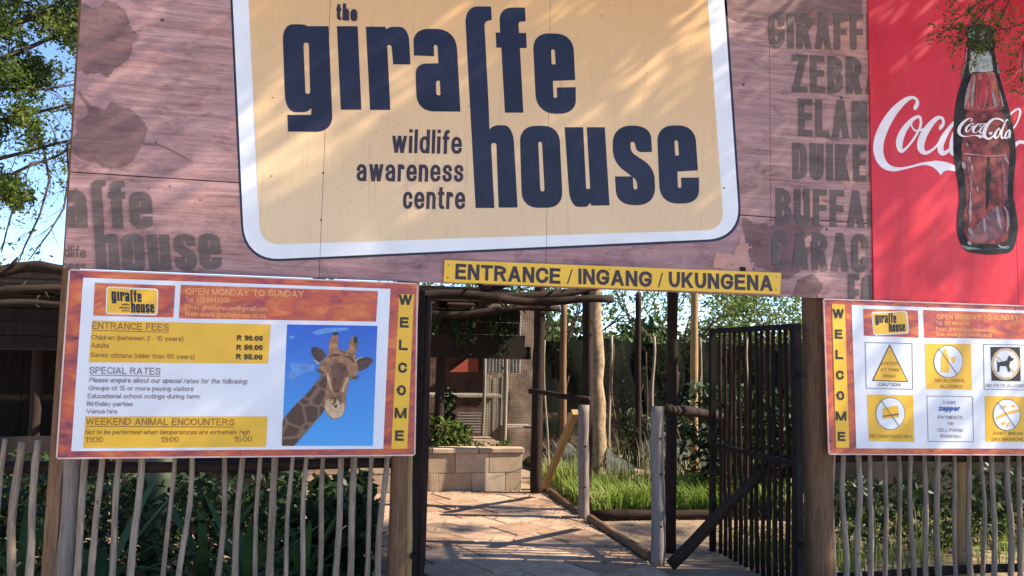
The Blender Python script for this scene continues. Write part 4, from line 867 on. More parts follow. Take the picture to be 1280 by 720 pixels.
pole('edging_log', (2.55, 4.25, 0.03), (2.55, 2.85, 0.03), 0.045, 0.045, M['pole'], None, 0.015, 8, 8, 'brown edging log along far right path edge', 'log')
pole('edging_log', (2.55, 2.58, 0.03), (2.56, 1.12, 0.03), 0.042, 0.045, M['pole'], None, 0.012, 8, 8, 'brown edging log between the two grey short posts', 'log')
pole('edging_log', (2.62, 2.72, 0.035), (4.6, 2.60, 0.035), 0.05, 0.05, M['poledark'], None, 0.01, 8, 8, 'dark log lying across front of the bright grass', 'log')

# ================================================================== PLANTER
PLY = 4.36
pl = empty('planter_wall', (1.0, PLY, 0), 'low sandy concrete block planter wall at the end of the path', 'wall')
X1 = 2.30; bh_ = 0.2; bl = 0.40
pt = W(600, 560, PLY)[2]; bh_ = (pt - 0.06) / 2
for j in range(2):
    x = X1 - (0 if j else 0.2) - (bl if j else 0.2) if False else None
    xr = X1; first = True
    while xr > -3.4:
        l = bl * (0.5 if (first and j == 0) else 1); first = False
        bbox_part('block', (xr - l + 0.002, PLY + random.uniform(-.003, .003), j * bh_ - 0.02 * (j == 0)), (xr - 0.002, PLY + 0.14, (j + 1) * bh_ - 0.004), M['block'], pl, 0.004, 0.0015)
        xr -= l
xr = X1 + 0.02
while xr > -3.4:
    bbox_part('coping', (xr - 0.55 + 0.004, PLY - 0.02 + random.uniform(-.004, .004), 2 * bh_), (xr - 0.003, PLY + 0.2, pt), M['block'], pl, 0.008, 0.002); xr -= 0.55
for j in range(2):
    for k in range(3):
        bbox_part('block', (X1 - 0.14, PLY + 0.146 + k * 0.4, j * bh_), (X1 + 0.001, PLY + 0.54 + k * 0.4, (j + 1) * bh_ - 0.006), M['block'], pl, 0.005, 0.001)
mk('soil', [(-3.4, PLY + .14, pt - .05), (X1 - .1, PLY + .14, pt - .05), (X1 - .1, PLY + 1.5, pt - .02), (-3.4, PLY + 1.5, pt - .02)], [(0, 1, 2, 3)], M['earth'], pl)

# ================================================================== SHELTER behind the planter
sh = empty('timber_shelter', (0.8, 6.0, 0), 'dark open timber shelter with plank roof behind the planter', 'shelter')
M['plank'] = wood('dark_plank', (0.010, 0.007, 0.006), (0.045, 0.028, 0.022), 14); M['brownwall'] = plain('red_brown_wall', (0.10, 0.05, 0.035), 0.9, 0.4, 4)
M['redsheet'] = plain('red_painted_sheet', (0.42, 0.07, 0.035), 0.6, 0.2, 5); M['corr'] = plain('corrugated_sheet', (0.45, 0.43, 0.40), 0.5, 0.2, 6)
M['tanwall'] = plain('tan_render_wall', (0.26, 0.18, 0.13), 0.9, 0.5, 3); M['paleplank'] = wood('pale_plank', (0.16, 0.13, 0.10), (0.46, 0.40, 0.33))
RX1 = W(682, 400, 4.6)[0]
for k in range(14):                                                # roof boards
    y0 = 4.3 + k * 0.22; z = 2.22 + k * 0.03
    bbox_part('roof_board', (-6, y0, z), (RX1 + random.uniform(-.05, .1), y0 + 0.212, z + 0.03), M['plank'], sh, 0, 0.004)
zf0 = W(600, 447, 4.5)[2]
for k in range(4):                                                 # fascia boards hanging under the eave
    za = zf0 + k * 0.145
    bbox_part('fascia_board', (-6, 4.5 + 0.01 * k, za), (W(662, 400, 4.5)[0] + random.uniform(-.15, .1), 4.53 + 0.01 * k, za + 0.142), M['plank'], sh, 0, 0.012)
bbox_part('rear_wall', (0.9, 7.0, 0), (W(604, 470, 7.0)[0], 7.1, 2.6), M['brownwall'], sh, 0)
for k in range(17): bbox_part('shaded_wall_board', (-6 + k * .405, 7.0 + random.uniform(0, .02), 0), (-6 + k * .405 + .395, 7.04, 2.6), M['plank'], sh, 0, 0.006)  # left stretch of the rear wall coloured darker to stand in for shade
for k in range(5):
    xa = W(607 + k * 5, 470, 6.7)[0]; bbox_part('pale_board', (xa, 6.7 + .01 * (k % 2), 0.3), (xa + W(611.2, 470, 6.7)[0] - W(607, 470, 6.7)[0], 6.73 + .01 * (k % 2), zat(467 + 3 * (k % 3), 6.7, 615)), M['paleplank'], sh, 0, 0.004)
bbox_part('rear_wall', (W(604, 470, 7.0)[0] + .002, 7.04, 0), (W(668, 470, 7.04)[0], 7.14, 2.5), M['tanwall'], sh, 0)
a = [W(562, 465, 6.9), W(598, 465, 6.9), W(598, 444, 6.9), W(590, 444, 6.9)]
mk('red_gable', [tuple(p) for p in a] + [(p[0], 6.96, p[2]) for p in a], [(0, 1, 2, 3), (7, 6, 5, 4), (0, 4, 5, 1), (1, 5, 6, 2), (2, 6, 7, 3), (3, 7, 4, 0)], M['redsheet'], sh)
cm = MB(); xa, xb = W(604, 470, 6.85)[0], W(650, 470, 6.85)[0]; n = 44; za, zb = W(610, 466, 6.85)[2], 2.2
for k in range(n + 1): x = xa + (xb - xa) * k / n; y = 6.85 + 0.02 * math.sin(k * math.pi / 2.0); cm.v += [(x, y, za), (x, y, zb)]
cm.f = [(2 * k, 2 * k + 2, 2 * k + 3, 2 * k + 1) for k in range(n)]; cm.build('corrugated_sheet', M['corr'], sh, smooth=True)
bbox_part('ledge', (0.7, 6.3, zat(497, 6.3, 580)), (W(627, 495, 6.3)[0], 6.75, zat(493, 6.3, 580)), M['paleplank'], sh, 0.005)
bbox_part('ledge', (W(632, 497, 6.4)[0], 6.4, zat(536, 6.4, 640)), (W(668, 497, 6.4)[0], 6.8, zat(533, 6.4, 640)), M['paleplank'], sh, 0.005)
for x, w_ in ((603, 4), (630, 6)):
    X = px(x, 6.0); pole('shelter_post', (X, 6.0, 0), (X, 6.0, 2.35), w_ / F * 5.6, w_ / F * 5.4, M['paleplank'], sh, 0.01, 8, 8)
for x in (-80, 40, 300, 549):
    X = px(x, 4.7); pole('shelter_post', (X, 4.7, 0), (X, 4.7, 2.25), 0.06, 0.055, M['poledark'], sh, 0.012, 8, 8)
for k in range(9):
    X = -3.5 + k * 0.75; pole('rafter', (X, 4.1, 2.16), (X + .05, 7.3, 2.58), 0.035, 0.03, M['poledark'], sh, 0.02, 7, 6)
em = MB(); xa, xb = px(538, 5.2), px(668, 5.2)
for k in range(45): x = xa + (xb - xa) * k / 44; em.tube([(x, 5.2, 0.5), (x, 5.2, 2.1)], [0.0016] * 2, 3, False)
for k in range(50): z = 0.5 + 1.6 * k / 49; em.tube([(xa, 5.197, z), (xb, 5.197, z)], [0.0016] * 2, 3, False)
em.build('enclosure_mesh', M['steel'], sh)
# wire mesh frame
mm = MB(); c0 = W(572, 516, 6.25); c1 = W(602, 531, 6.25)
for k in range(11): x = c0[0] + (c1[0] - c0[0]) * k / 10; mm.tube([(x, 6.25, c1[2] - .1), (x, 6.25, c0[2])], [0.004] * 2, 4)
for k in range(8): z = c1[2] - .1 + (c0[2] - c1[2] + .1) * k / 7; mm.tube([(c0[0], 6.243, z), (c1[0], 6.243, z)], [0.004] * 2, 4)
mm.build('wire_mesh', M['corr'], sh)

# overhead pergola poles (each a thing)
PG = 'rough poles laid overhead behind the hoarding'
for a, b, ya, yb, r, lab in [((505, 371), (765, 374), 2.1, 2.3, 0.045, 'nearest dark overhead pole crossing above the path'), ((600, 377), (790, 352), 3.0, 3.1, 0.05, 'crooked overhead pole rising to right above the path'),
                       ((500, 392), (700, 386), 3.6, 3.6, 0.04, 'farther dark overhead pole above the shelter eave'), ((600, 362), (700, 350), 2.6, 2.6, 0.05, 'thick overhead pole end under the yellow strip sign'),
                       ((-60, 341), (100, 337), 1.4, 1.4, 0.045, 'dark overhead pole left of the hoarding, upper of two'), ((-60, 357), (110, 366), 2.3, 2.3, 0.04, 'sloping overhead pole left of the hoarding, lower of two'),
                       ((-60, 384), (110, 381), 3.4, 3.4, 0.035, 'thin far overhead pole left of the fee board')]:
    pole('overhead_pole', tuple(W(*a, ya)), tuple(W(*b, yb)), r, r * 0.85, M['poledark'], None, 0.035, 9, 12, lab, 'pole', PG, 2)

# shade net fence at the back
nf = empty('shade_net_fence', (7, 7.6, 0), 'dark green shade net fence with thin poles behind the grass', 'fence')
def netmat():
    m, t, b = nodemat('shade_net'); n = noise(t, coords(t, (2.2, 1, 0.6), 'World'), 1.6, 6)
    t.links.new(ramp(t, n, [(0.40, (0.002, 0.004, 0.003)), (0.56, (0.008, 0.010, 0.006)), (0.74, (0.032, 0.030, 0.018))]), b.inputs['Base Color']); b.inputs['Roughness'].default_value = 0.9; b.inputs['Specular IOR Level'].default_value = 0.1
    tr = t.nodes.new('ShaderNodeBsdfTransparent'); mx = t.nodes.new('ShaderNodeMixShader'); wv = noise(t, coords(t, (1, 1, 1), 'World'), 6, 4)
    t.links.new(ramp(t, wv, [(0.45, (0.02,) * 3), (0.75, (0.22,) * 3)]), mx.inputs[0])
    t.links.new(b.outputs[0], mx.inputs[1]); t.links.new(tr.outputs[0], mx.inputs[2]); t.links.new(mx.outputs[0], t.nodes['Material Output'].inputs[0]); return m
NM = netmat(); zn = W(800, 424, 7.6)[2]
xs = [2.9, 4.55, 6.2, 7.85, 9.5, 11.15, 12.8, 14.5]
for a, b in zip(xs[:-1], xs[1:]):
    V = []; nx, nz = 14, 6
    for i in range(nx + 1):
        for j in range(nz + 1):
            u, v = i / nx, j / nz; sag = -0.07 * math.sin(math.pi * u) * v
            V.append((a + (b - a) * u, 7.6 + 0.05 * math.sin(u * 9 + j) * math.sin(math.pi * u), 0.0 + (zn + sag) * v))
    mk('net_panel', V, [(i * (nz + 1) + j, (i + 1) * (nz + 1) + j, (i + 1) * (nz + 1) + j + 1, i * (nz + 1) + j + 1) for i in range(nx) for j in range(nz)], NM, nf, smooth=True)
for x in xs + [5.3, 7.0]: pole('net_post', (x, 7.54, 0), (x + random.uniform(-.05, .05), 7.54, zn + 0.05), 0.03, 0.024, M['stick'], nf, 0.02, 7, 8)

scr = empty('shade_backing_screen', (5.0, 2.3, 0), 'added dark brown backing screen for the shadow behind the right picket fence', 'screen')  # added dark sheet, its near-black colour stands in for the shadow behind the fence
M['shade_fill'] = plain('painted_shade_dark', (0.018, 0.011, 0.010), 0.95, 0.4, 3)
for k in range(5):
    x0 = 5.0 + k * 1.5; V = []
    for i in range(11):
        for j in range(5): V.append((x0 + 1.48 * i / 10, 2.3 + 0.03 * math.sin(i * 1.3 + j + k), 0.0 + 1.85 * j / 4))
    mk('shade_backing_panel', V, [(i * 5 + j, (i + 1) * 5 + j, (i + 1) * 5 + j + 1, i * 5 + j + 1) for i in range(10) for j in range(4)], M['shade_fill'], scr, smooth=True)
    pole('shade_backing_post', (x0 - 0.01, 2.36, 0), (x0 - 0.01, 2.36, 1.95), 0.04, 0.035, M['poledark'], scr, 0.01, 8, 6)
scl = empty('shade_backing_screen', (-5.0, 2.6, 0), 'added low dark backing screen for the shadow behind the shrubs of the left fence', 'screen')  # same added sheet on the left, shade put in as dark colour
for k in range(3):
    x0 = -5.0 + k * 1.62; V = []
    for i in range(11):
        for j in range(5): V.append((x0 + 1.6 * i / 10, 2.6 + 0.03 * math.sin(i * 1.3 + j + k), 0.84 * j / 4))
    mk('shade_backing_panel', V, [(i * 5 + j, (i + 1) * 5 + j, (i + 1) * 5 + j + 1, i * 5 + j + 1) for i in range(10) for j in range(4)], M['shade_fill'], scl, smooth=True)
# crumpled plastic sheets in front of net
M['tarp'] = plain('grey_plastic_sheet', (0.045, 0.05, 0.045), 0.6, 0.6, 5, 0.2)
def heap(name, x0, x1, y0, y1, h, mat, lab, cat, seed):
    r = np.random.default_rng(seed); nx, ny = 40, 20; V = []
    ph = r.uniform(0, 6, 6)
    for i in range(nx + 1):
        for j in range(ny + 1):
            u, v = i / nx, j / ny; e = (math.sin(math.pi * u) * math.sin(math.pi * v)) ** 0.4 if 0 < u < 1 and 0 < v < 1 else 0
            z = h * e * (0.6 + 0.2 * math.sin(u * 9 + v * 11 + ph[0]) + 0.2 * math.sin(u * 4 - v * 15 + ph[1]) + 0.05 * math.sin(u * 26 + v * 25 + ph[2]))
            V.append((x0 + (x1 - x0) * u, y0 + (y1 - y0) * v, max(0, z)))
    return tag(mk(name, V, [(i * (ny + 1) + j, (i + 1) * (ny + 1) + j, (i + 1) * (ny + 1) + j + 1, i * (ny + 1) + j + 1) for i in range(nx) for j in range(ny)], mat, origin=((x0 + x1) / 2, (y0 + y1) / 2, 0)), lab, cat)
heap('plastic_sheet', 2.9, 4.3, 5.6, 6.9, 0.42, M['tarp'], 'crumpled grey plastic sheet behind golden brace and pale trunk', 'tarpaulin', 3)
heap('plastic_sheet', 4.6, 6.6, 5.9, 7.2, 0.55, M['tarp'], 'crumpled grey plastic sheet behind the bright grass, nearer the gate leaf', 'tarpaulin', 5)
heap('plastic_sheet', 6.9, 9.0, 5.9, 7.2, 0.5, M['tarp'], 'crumpled grey plastic sheet partly behind the dark gate leaf', 'tarpaulin', 9)

# ================================================================== VEGETATION
def leaves(C, size, n_per=1, spread=0.0, asp=0.45):
    C = np.repeat(np.asarray(C, float), n_per, 0); N = len(C)
    if spread: C = C + rng.normal(0, spread, (N, 3))
    a = rng.normal(0, 1, (N, 3)); a /= np.linalg.norm(a, axis=1)[:, None]
    b = np.cross(a, rng.normal(0, 1, (N, 3))); b /= np.linalg.norm(b, axis=1)[:, None] + 1e-9
    s = size * rng.uniform(0.6, 1.4, (N, 1)); L = a * s; Wd = b * s * asp
    V = np.stack([C - L, C + Wd * 0.9 - L * 0.1, C + L, C - Wd * 0.9 - L * 0.1], 1).reshape(-1, 3)
    return V, np.arange(N * 4).reshape(-1, 4)
def fastmesh(name, V, Fc, mat, parent=None, origin=(0, 0, 0)):
    me = bpy.data.meshes.new(name); V = V - np.array(origin); me.vertices.add(len(V)); me.vertices.foreach_set('co', V.astype(np.float32).ravel())
    k = Fc.shape[1]; me.loops.add(len(Fc) * k); me.loops.foreach_set('vertex_index', Fc.astype(np.int32).ravel())
    me.polygons.add(len(Fc)); me.polygons.foreach_set('loop_start', np.arange(0, len(Fc) * k, k, dtype=np.int32)); me.update(); me.validate()
    me.materials.append(mat); o = bpy.data.objects.new(name, me); COL.objects.link(o)
    if parent: o.parent = parent; o.location = Vector(origin) - Vector(parent.location)
    else: o.location = origin
    return o
def branch(mb, tips, p, d, L, r, depth, droop=0.0, spread=0.6, seg=4, nb=3, n=5):
    pts = [p.copy()]; rad = [r]; q = p.copy(); dd = d.copy()
    for i in range(seg):
        dd = (dd + Vector([random.gauss(0, 0.16) for _ in range(3)]) + Vector((0, 0, -droop))).normalized(); q = q + dd * (L / seg); pts.append(q.copy()); rad.append(r * (1 - 0.6 * (i + 1) / seg))
    mb.tube(pts, rad, n if depth > 1 else 4, False)
    if depth == 0:
        tips += pts[1:]; return
    for k in range(nb):
        i = random.randint(max(1, seg // 2), seg); nd = (dd + Vector([random.gauss(0, spread) for _ in range(3)])).normalized()
        branch(mb, tips, pts[i], nd, L * random.uniform(0.55, 0.8), rad[i] * 0.75, depth - 1, droop, spread, seg, nb, n)
def tree(name, base, h, rad, lab, mat, size=0.06, per=14, spread=0.12, depth=3, barkm='barkdark', r0=0.09, nb=4, trunk_h=None, cat='tree', grp=None, lean=(0, 0), tone=None):
    e = empty(name, base, lab, cat, grp); b = Vector(base); th = trunk_h or h * 0.4; mb = MB(); tips = []
    top = b + Vector((lean[0], lean[1], th))
    T_ = [k_ / 14 for k_ in range(15)]; mb.tube([b + (top - b) * t + Vector((random.gauss(0, .012), random.gauss(0, .012), 0)) * (0 < t < 1) for t in T_], [r0 * (1.3 if t == 0 else 1.02 - .2 * t) * random.uniform(.93, 1.08) for t in T_], 10, False)
    for k in range(nb + 2):
        a = 2 * math.pi * k / (nb + 2) + random.uniform(-.3, .3); d = Vector((math.cos(a) * rad, math.sin(a) * rad, (h - th) * random.uniform(0.5, 1.0))).normalized()
        branch(mb, tips, top - Vector((0, 0, random.uniform(0, th * .15))), d, (h - th) * 0.55, r0 * 0.5, depth - 1, 0.02, 0.55, 4, nb)
    mb.build('trunk', M[barkm], e, smooth=True)
    V, Fc = leaves([tuple(t) for t in tips], size, per, spread); fastmesh('crown', V, Fc, M[mat], e, base); return e
# pale trunk behind the dark post
tree('tree', (px(748, 4.3), 4.3, 0), 5.6, 1.6, 'slender tree with pale flaking bark beside the path', 'leafback', 0.05, 8, 0.15, 3, 'bark', 0.10, 3, 3.6, lean=(-0.05, 0.1))
BG = 'leafy trees beyond the shade net'
for (x, y, h, r, s) in [(4.6, 10.5, 4.6, 1.6, 'small pale green tree beyond the net, left of the orange pole'), (7.4, 11.5, 5.2, 1.8, 'pale green tree beyond the net, behind the orange pole'),
                        (10.2, 11.0, 4.2, 1.7, 'sparse pale green tree beyond the net behind the gate leaf'), (3.2, 12.5, 5.2, 1.6, 'green tree beyond the shelter roof, left of pale trunk'), (13.5, 12.5, 5, 2, 'green tree beyond the net at the far right')]:
    tree('tree', (x, y, 0), h, r, s, 'leafback', 0.055, 12, 0.17, 4, 'barkdark', 0.07, 3, 1.0, grp=BG)
def hedge(name, x0, x1, y0, y1, z1, n, size, lab, mat='leafdark', cat='hedge', kind=None, z0=0.0):
    C = rng.uniform((x0, y0, z0), (x1, y1, z1), (n, 3)); k = np.sin(C[:, 0] * 2.1) * 0.3 + np.sin(C[:, 0] * 5.3 + 1) * 0.15; C = C[C[:, 2] < z1 * (0.78 + 0.3 * k)]
    cl = rng.uniform((x0, y0, z0), (x1, y1, z1), (max(4, n // 60), 3)); V, Fc = leaves(C, size, 1)
    o = fastmesh(name, V, Fc, M[mat], None, ((x0 + x1) / 2, (y0 + y1) / 2, 0)); tag(o, lab, cat, kind=kind); return o
vpost('back_post', 797, 6.5, 8, 2.6, M['poledark'], 'thin dark post right of the pale trunk, before the shade net')
vpost('back_post', 703, 6.3, 9, 2.4, M['pole'], 'brown post between the shelter post and the pale trunk, far back')
hedge('foliage_mass', -20, 30, 17, 20, 3.2, 60000, 0.16, None, 'leafdark', None, 'stuff')
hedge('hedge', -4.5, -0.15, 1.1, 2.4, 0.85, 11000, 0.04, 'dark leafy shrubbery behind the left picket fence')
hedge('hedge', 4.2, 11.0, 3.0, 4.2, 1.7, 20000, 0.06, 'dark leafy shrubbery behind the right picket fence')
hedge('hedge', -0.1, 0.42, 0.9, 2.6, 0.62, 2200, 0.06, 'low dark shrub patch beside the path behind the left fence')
hedge('hedge', 4.3, 11.0, 0.9, 2.1, 0.7, 7500, 0.045, 'low dark shrubs in front of the added dark backing screen')
hedge('planter_shrub', -0.4, 1.75, PLY + .15, PLY + .7, pt + 0.5, 3600, 0.045, 'leafy green shrub at left end of planter', 'leaf', 'shrub', z0=pt - .03)
hedge('planter_shrub', 1.7, 2.22, PLY + .15, PLY + .6, pt + 0.26, 700, 0.04, 'small green shrub at right end of planter', 'leaf', 'shrub', z0=pt - .03)
hedge('planter_shrub', px(545, 4.9), px(568, 4.9), 4.8, 5.0, zat(452, 4.9, 555), 330, 0.05, 'tall loose shrub standing at left of planter against shelter', 'leafdark', 'shrub', z0=pt)
hedge('hedge', 4.6, 8.6, 6.9, 7.3, 1.0, 3500, 0.05, 'low dark shrubs along the foot of the shade net')
random.seed(77)
for k, (x, ytop, wh) in enumerate([(700, 470, 'between shelter post and pale trunk'), (772, 430, 'just right of the pale trunk'), (790, 480, 'short one left of the near grey post'), (806, 440, 'tall one close left of the near grey post'), (880, 470, 'right of the slim orange pole'), (852, 440, 'between dark tall post and slim orange pole')]):
    X = px(x, 7.2 - .1 * k); pole('bare_stem', (X, 7.2 - .1 * k, 0), (X + random.uniform(-.15, .2), 7.2 - .1 * k, zat(ytop, 7.2, x)), 0.022, 0.010, M['barkdark'], None, 0.05, 6, 9, 'thin dark bare stem before the net, ' + wh, 'sapling', 'bare stems before the shade net', 3)
random.seed(12)
# grass
def grass(name, x0, x1, y0, y1, n, h, lab, mat, seed, bend=0.5):
    r = np.random.default_rng(seed); B = r.uniform((x0, y0, 0), (x1, y1, 0), (n, 3)); cl = np.sin(B[:, 0] * 7) * np.sin(B[:, 1] * 9 + 1) * .25 + 1
    H = h * r.uniform(0.35, 1.2, n) * (cl + .18 * np.sin(B[:, 0] * 17 + 2) * np.sin(B[:, 1] * 21)); a = r.uniform(0, 6.28, n); D = np.stack([np.cos(a), np.sin(a), 0 * a], 1); S = np.stack([-np.sin(a), np.cos(a), 0 * a], 1) * 0.006
    b = bend * r.uniform(0.1, 1, n); U = np.array([0, 0, 1.]); Hn = H[:, None]
    P1 = B + U * Hn * 0.6 + D * Hn * (b * .25)[:, None]; P2 = B + U * Hn * 0.95 + D * Hn * b[:, None]
    V = np.stack([B - S, B + S, P1 + S * .8, P1 - S * .8, P2], 1).reshape(-1, 3); k = np.arange(n)[:, None] * 5
    Fc = np.concatenate([k + [[0, 1, 2]], k + [[0, 2, 3]], k + [[3, 2, 4]]], 0)
    o = fastmesh(name, V, Fc, M[mat], None, ((x0 + x1) / 2, (y0 + y1) / 2, 0)); tag(o, lab, None, kind='stuff'); return o
grass('grass', 2.68, 5.6, 2.8, 4.1, 8000, 0.27, None, 'grass', 1, 0.9)
grass('grass', 2.66, 5.6, 2.75, 4.15, 1100, 0.22, None, 'drygrass', 11, 1.1)
grass('grass', 2.75, 3.3, 4.2, 5.2, 1200, 0.25, None, 'grass', 2)
grass('grass', 2.7, 8.0, 3.9, 5.4, 900, 0.55, None, 'drygrass', 4, 0.6)
grass('grass', 3.5, 9.5, 0.35, 2.0, 1500, 0.28, None, 'grass', 5, 1.0)
grass('grass', 3.6, 9.5, 0.3, 1.6, 90, 0.6, None, 'drygrass', 6, 0.7)
grass('grass', 3.3, 4.2, 0.5, 1.4, 260, 0.2, None, 'grass', 8, 0.9)
def litter(x0, x1, y0, y1, n, z=0.02):
    C = rng.uniform((x0, y0, z), (x1, y1, z + 0.006), (n, 3)); a = rng.uniform(0, 6.28, n); sz = rng.uniform(0.008, 0.024, n)[:, None]
    D = np.stack([np.cos(a), np.sin(a), rng.normal(0, .25, n)], 1) * sz; S = np.stack([-np.sin(a), np.cos(a), rng.normal(0, .25, n)], 1) * sz * .4
    V = np.stack([C - D, C + S, C + D, C - S], 1).reshape(-1, 3); V[:, 2] = np.maximum(V[:, 2], z - 0.001)
    o = fastmesh('leaf_litter', V, np.arange(n * 4).reshape(-1, 4), M['litter'], None, ((x0 + x1) / 2, (y0 + y1) / 2, 0)); tag(o, kind='stuff')
M['litter'] = plain('dry_leaf', (0.20, 0.11, 0.05), 0.9, 0.6, 40)
litter(0.5, 2.5, 0.3, 4.3, 420); litter(2.25, 2.52, 0.8, 4.3, 260); litter(0.7, 2.4, 4.1, 4.33, 160); litter(2.6, 4.6, 1.2, 2.7, 500, 0.0); litter(2.65, 5.5, 2.7, 4.5, 400, 0.0)
cr_ = rng.uniform((px(534, 4.42), 4.36, 0), (px(640, 4.42), 4.50, 1), (520, 3)); cr_[:, 2] = zat(392, 4.4, 570) - (cr_[:, 2] ** 1.4) * (0.30 + 0.26 * np.sin(cr_[:, 0] * 13) + 0.14 * np.sin(cr_[:, 0] * 31)); Vc, Fcc = leaves(cr_, 0.032)
tag(fastmesh('creeper', Vc, Fcc, M['leafdark'], None, (px(570, 4.42), 4.42, zat(420, 4.4, 570))), 'dark creeper hanging from the eave of the shelter', 'creeper')
# agaves
def agave(x, y, s, lab, seed):
    random.seed(seed); e = empty('agave', (x, y, 0), lab, 'plant', 'agave plants behind the left fence')
    for k in range(11):
        a = k * 2.4; el = random.uniform(0.5, 1.25); L = s * random.uniform(0.8, 1.1); V = []; n = 7
        for i in range(n + 1):
            t = i / n; rr = L * t * math.cos(el) * (1 + 0.3 * t); z = L * (t * math.sin(el) - 0.35 * t * t * (1.4 - el)); w_ = 0.055 * s * (1 - t) ** 0.6 * (0.7 + t) + 0.001
            c = Vector((x + rr * math.cos(a), y + rr * math.sin(a), max(0.01, z + 0.03))); sd = Vector((-math.sin(a), math.cos(a), 0)) * w_
            V += [tuple(c + sd), tuple(c - Vector((0, 0, w_ * .45))), tuple(c - sd)]
        mk('agave_leaf', V, [(3 * i, 3 * i + 1, 3 * i + 4, 3 * i + 3) for i in range(n)] + [(3 * i + 1, 3 * i + 2, 3 * i + 5, 3 * i + 4) for i in range(n)], M['agave'], e, smooth=True)
agave(-1.35, 0.75, 0.8, 'agave directly right of the cracked grey brown post', 4); agave(-0.45, 0.6, 0.7, 'agave left of the middle of the left fence', 5)
agave(-0.75, 0.9, 0.75, 'broad leaved agave left of the smooth green trunk base', 1); agave(-0.1, 0.8, 0.6, 'smaller agave behind middle of left fence', 2); agave(-1.9, 1.0, 0.7, 'agave behind the left end of the fence', 3)
vpost('green_trunk', 200, 1.5, 30, 2.0, M['greentrunk'], 'smooth greenish trunk behind the left picket fence', 'tree')

# left tree: limbs reach in from the left, twigs hang down against the sky
random.seed(21)
LY = 3.4; base = (-7.6, 4.2, 0)
lt_ = empty('thorn_tree', base, 'fine leaved thorn tree with bare hanging twigs left of the hoarding', 'tree'); mb = MB(); tips = []
trk = [Vector(base), Vector((-7.4, 4.1, 1.5)), Vector((-7.0, 3.9, 3.0)), Vector((-6.6, 3.8, 4.2))]; mb.tube(trk, [.2, .17, .15, .12], 9, False)
def limb(pxs, r, Ys=LY, lead=True, leafy=1.0, dens=4, droop=0.05, tl=0.5):
    pts = [Vector(W(x, y, Ys + random.uniform(-.2, .2))) for x, y in pxs]
    if lead: pts = [trk[3 if pxs[0][1] < 150 else 2]] + pts
    n = len(pts); mb.tube(pts, [r * (1 - 0.75 * i / n) for i in range(n)], 6, False)
    for i in range(1, n):
        for k in range(dens):
            p = pts[i - 1].lerp(pts[i], random.random()) if i > 1 or not lead else pts[1]; d = (pts[i] - pts[i - 1]).normalized() + Vector((random.gauss(0, .5), random.gauss(0, .5), random.gauss(-0.1, .6)))
            tp = []; branch(mb, tp, p, d.normalized(), tl * random.uniform(.6, 1.2), r * 0.28, 2, droop, 0.6, 4, 3, 4)
            for q in tp:
                if random.random() < leafy: tips.append(q)
limb([(-60, 60), (-10, 40), (30, 25), (75, 5), (100, -20)], 0.05, leafy=.6, dens=5, tl=.34)
limb([(-60, 90), (-10, 78), (30, 62), (70, 45), (105, 35)], 0.035, leafy=.40, dens=4, tl=.30)
limb([(-80, 20), (-20, 0), (40, -20), (90, -50)], 0.05, leafy=.7, dens=6, tl=.4)
limb([(-70, 120), (-20, 100), (10, 88), (35, 80)], 0.03, leafy=.8, dens=5, tl=0.2)
limb([(-60, 160), (0, 150), (40, 142), (80, 132), (100, 128)], 0.025, leafy=.12, dens=3, tl=0.3)
limb([(-60, 205), (0, 198), (40, 188), (75, 178), (105, 172)], 0.025, leafy=.10, dens=3, tl=0.3)
limb([(-60, 245), (0, 225), (35, 208), (70, 196), (98, 180)], 0.022, leafy=.06, dens=3, tl=0.3)
limb([(-60, 100), (0, 112), (50, 112), (98, 105)], 0.022, leafy=.10, dens=3, tl=0.25)
limb([(-40, 215), (-5, 222), (10, 228), (18, 242)], 0.02, leafy=.6, dens=3, tl=0.14)
limb([(-20, 150), (15, 152), (35, 160)], 0.015, leafy=.7, dens=3, tl=0.14)
limb([(55, 190), (62, 225), (50, 268), (30, 310), (24, 326)], 0.014, lead=False, leafy=0.02, dens=3, tl=0.22)
limb([(84, 180), (86, 220), (80, 260), (62, 290), (36, 325)], 0.014, lead=False, leafy=0.02, dens=3, tl=0.25)
limb([(20, 215), (18, 255), (8, 290), (2, 315)], 0.013, lead=False, leafy=0.04, dens=3, tl=0.22)
mb.build('trunk', M['twig'], lt_)
V, Fc = leaves([tuple(t) for t in tips], 0.024, 8, 0.05, 0.5); fastmesh('crown', V, Fc, M['leaf'], lt_, base)

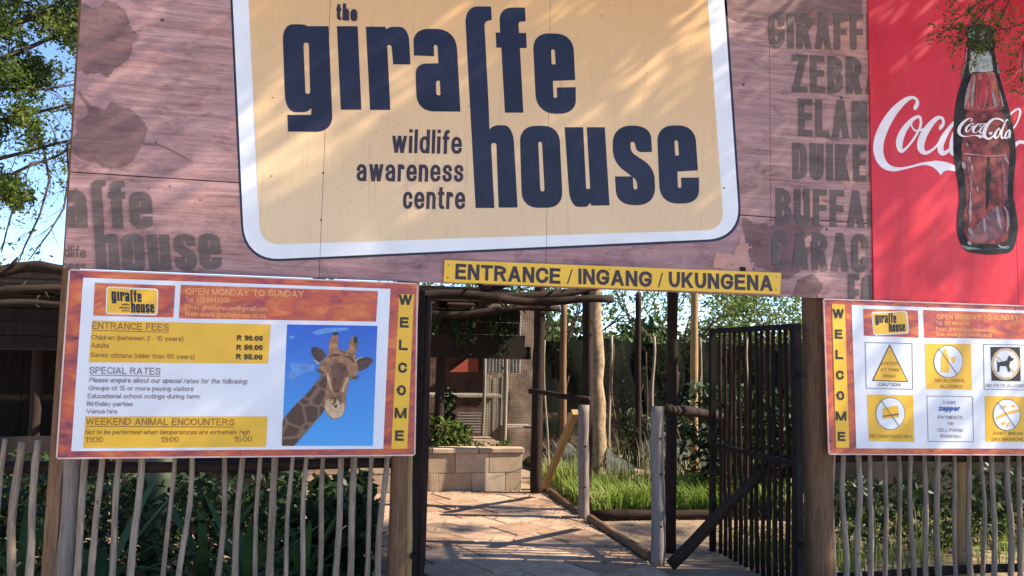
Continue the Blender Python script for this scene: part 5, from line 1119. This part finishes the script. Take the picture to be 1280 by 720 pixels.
# the big tree that stands right of the forecourt and shades the hoarding
random.seed(33); base = (10.2, -2.0, 0)
st_ = empty('shade_tree', base, 'large fine leaved tree whose twigs hang over the top of the red advertising board', 'tree'); mb = MB(); tips = []
top = Vector((9.6, -1.8, 3.4)); mb.tube([Vector(base), Vector((10.1, -1.9, 1.2)), Vector((9.8, -1.9, 2.4)), top], [.26, .22, .2, .18], 10, False)
CR = []
def canopy(x0, x1, y0, y1, z0, z1, nclump, rad):
    for _ in range(nclump):
        c = np.array([random.uniform(x0, x1), random.uniform(y0, y1), random.uniform(z0, z1)]); CR.append((c, rad * random.uniform(.5, 1.3)))
SH = dict(n1=150, n2=60)
canopy(0.9, 11.8, -2.1, -0.45, 5.9, 7.0, 64, 0.40)
canopy(5.5, 12.5, -0.2, 1.4, 6.2, 7.6, 9, 0.30)
canopy(6.5, 12.5, -4.5, -2.2, 5.5, 7.0, 50, 0.40)
for c, r in CR:
    v = Vector(c) - top; mid = top + v * 0.5 + Vector((0, 0, 0.4)); mb.tube([top, mid, Vector(c)], [0.035, 0.018, 0.006], 4, False)
N = []
for c, r in CR:
    k = int(430 * (r / 0.3) ** 2); N.append(c + rng.normal(0, 1, (k, 3)) * np.array([r * .55, r * .55, r * .35]))
N = np.concatenate(N)
# drooping twigs seen at the top right of the picture
vt = []
def twig(pxs, Y, r):
    pts = [Vector(W(x, y, Y)) for x, y in pxs]; mb.tube(pts, [r * (1 - .7 * i / len(pts)) for i in range(len(pts))], 5, False)
    for i in range(1, len(pts)):
        for k in range(5):
            p = pts[i - 1].lerp(pts[i], random.random()); tp = []; branch(mb, tp, p, ((pts[i] - pts[i - 1]).normalized() + Vector((random.gauss(0, .6), random.gauss(0, .3), random.gauss(-.1, .6)))).normalized(), 0.12, r * .4, 1, .05, .6, 3, 2, 4); vt.extend(tp)
tY = -0.75
mb.tube([Vector((5.5, -1.4, 6.3)), Vector(W(1330, -70, tY)), Vector(W(1275, -20, tY))], [.03, .015, .01], 5, False)
twig([(1330, -70), (1275, -20), (1240, 5), (1222, 25), (1205, 45)], tY, 0.008); twig([(1300, -40), (1262, 0), (1248, 28), (1238, 52), (1222, 62)], tY, 0.007)
twig([(1330, -20), (1290, 25), (1262, 35), (1235, 40)], tY, 0.007); twig([(1320, 0), (1288, 30), (1279, 60), (1277, 105)], tY, 0.006); twig([(1275, -20), (1225, 2), (1195, 25), (1184, 38)], tY, 0.006)
mb.build('trunk', M['twig'], st_)
V, Fc = leaves(N, 0.040, 1, 0, 0.5); V2, F2 = leaves([tuple(t) for t in vt], 0.013, 3, 0.018, 0.5); Fc = np.concatenate([Fc, F2 + len(V)]); V = np.concatenate([V, V2])
fastmesh('crown', V, Fc, M['leaf'], st_, base)
# tree whose crown spreads over the shelter and the net
random.seed(5)
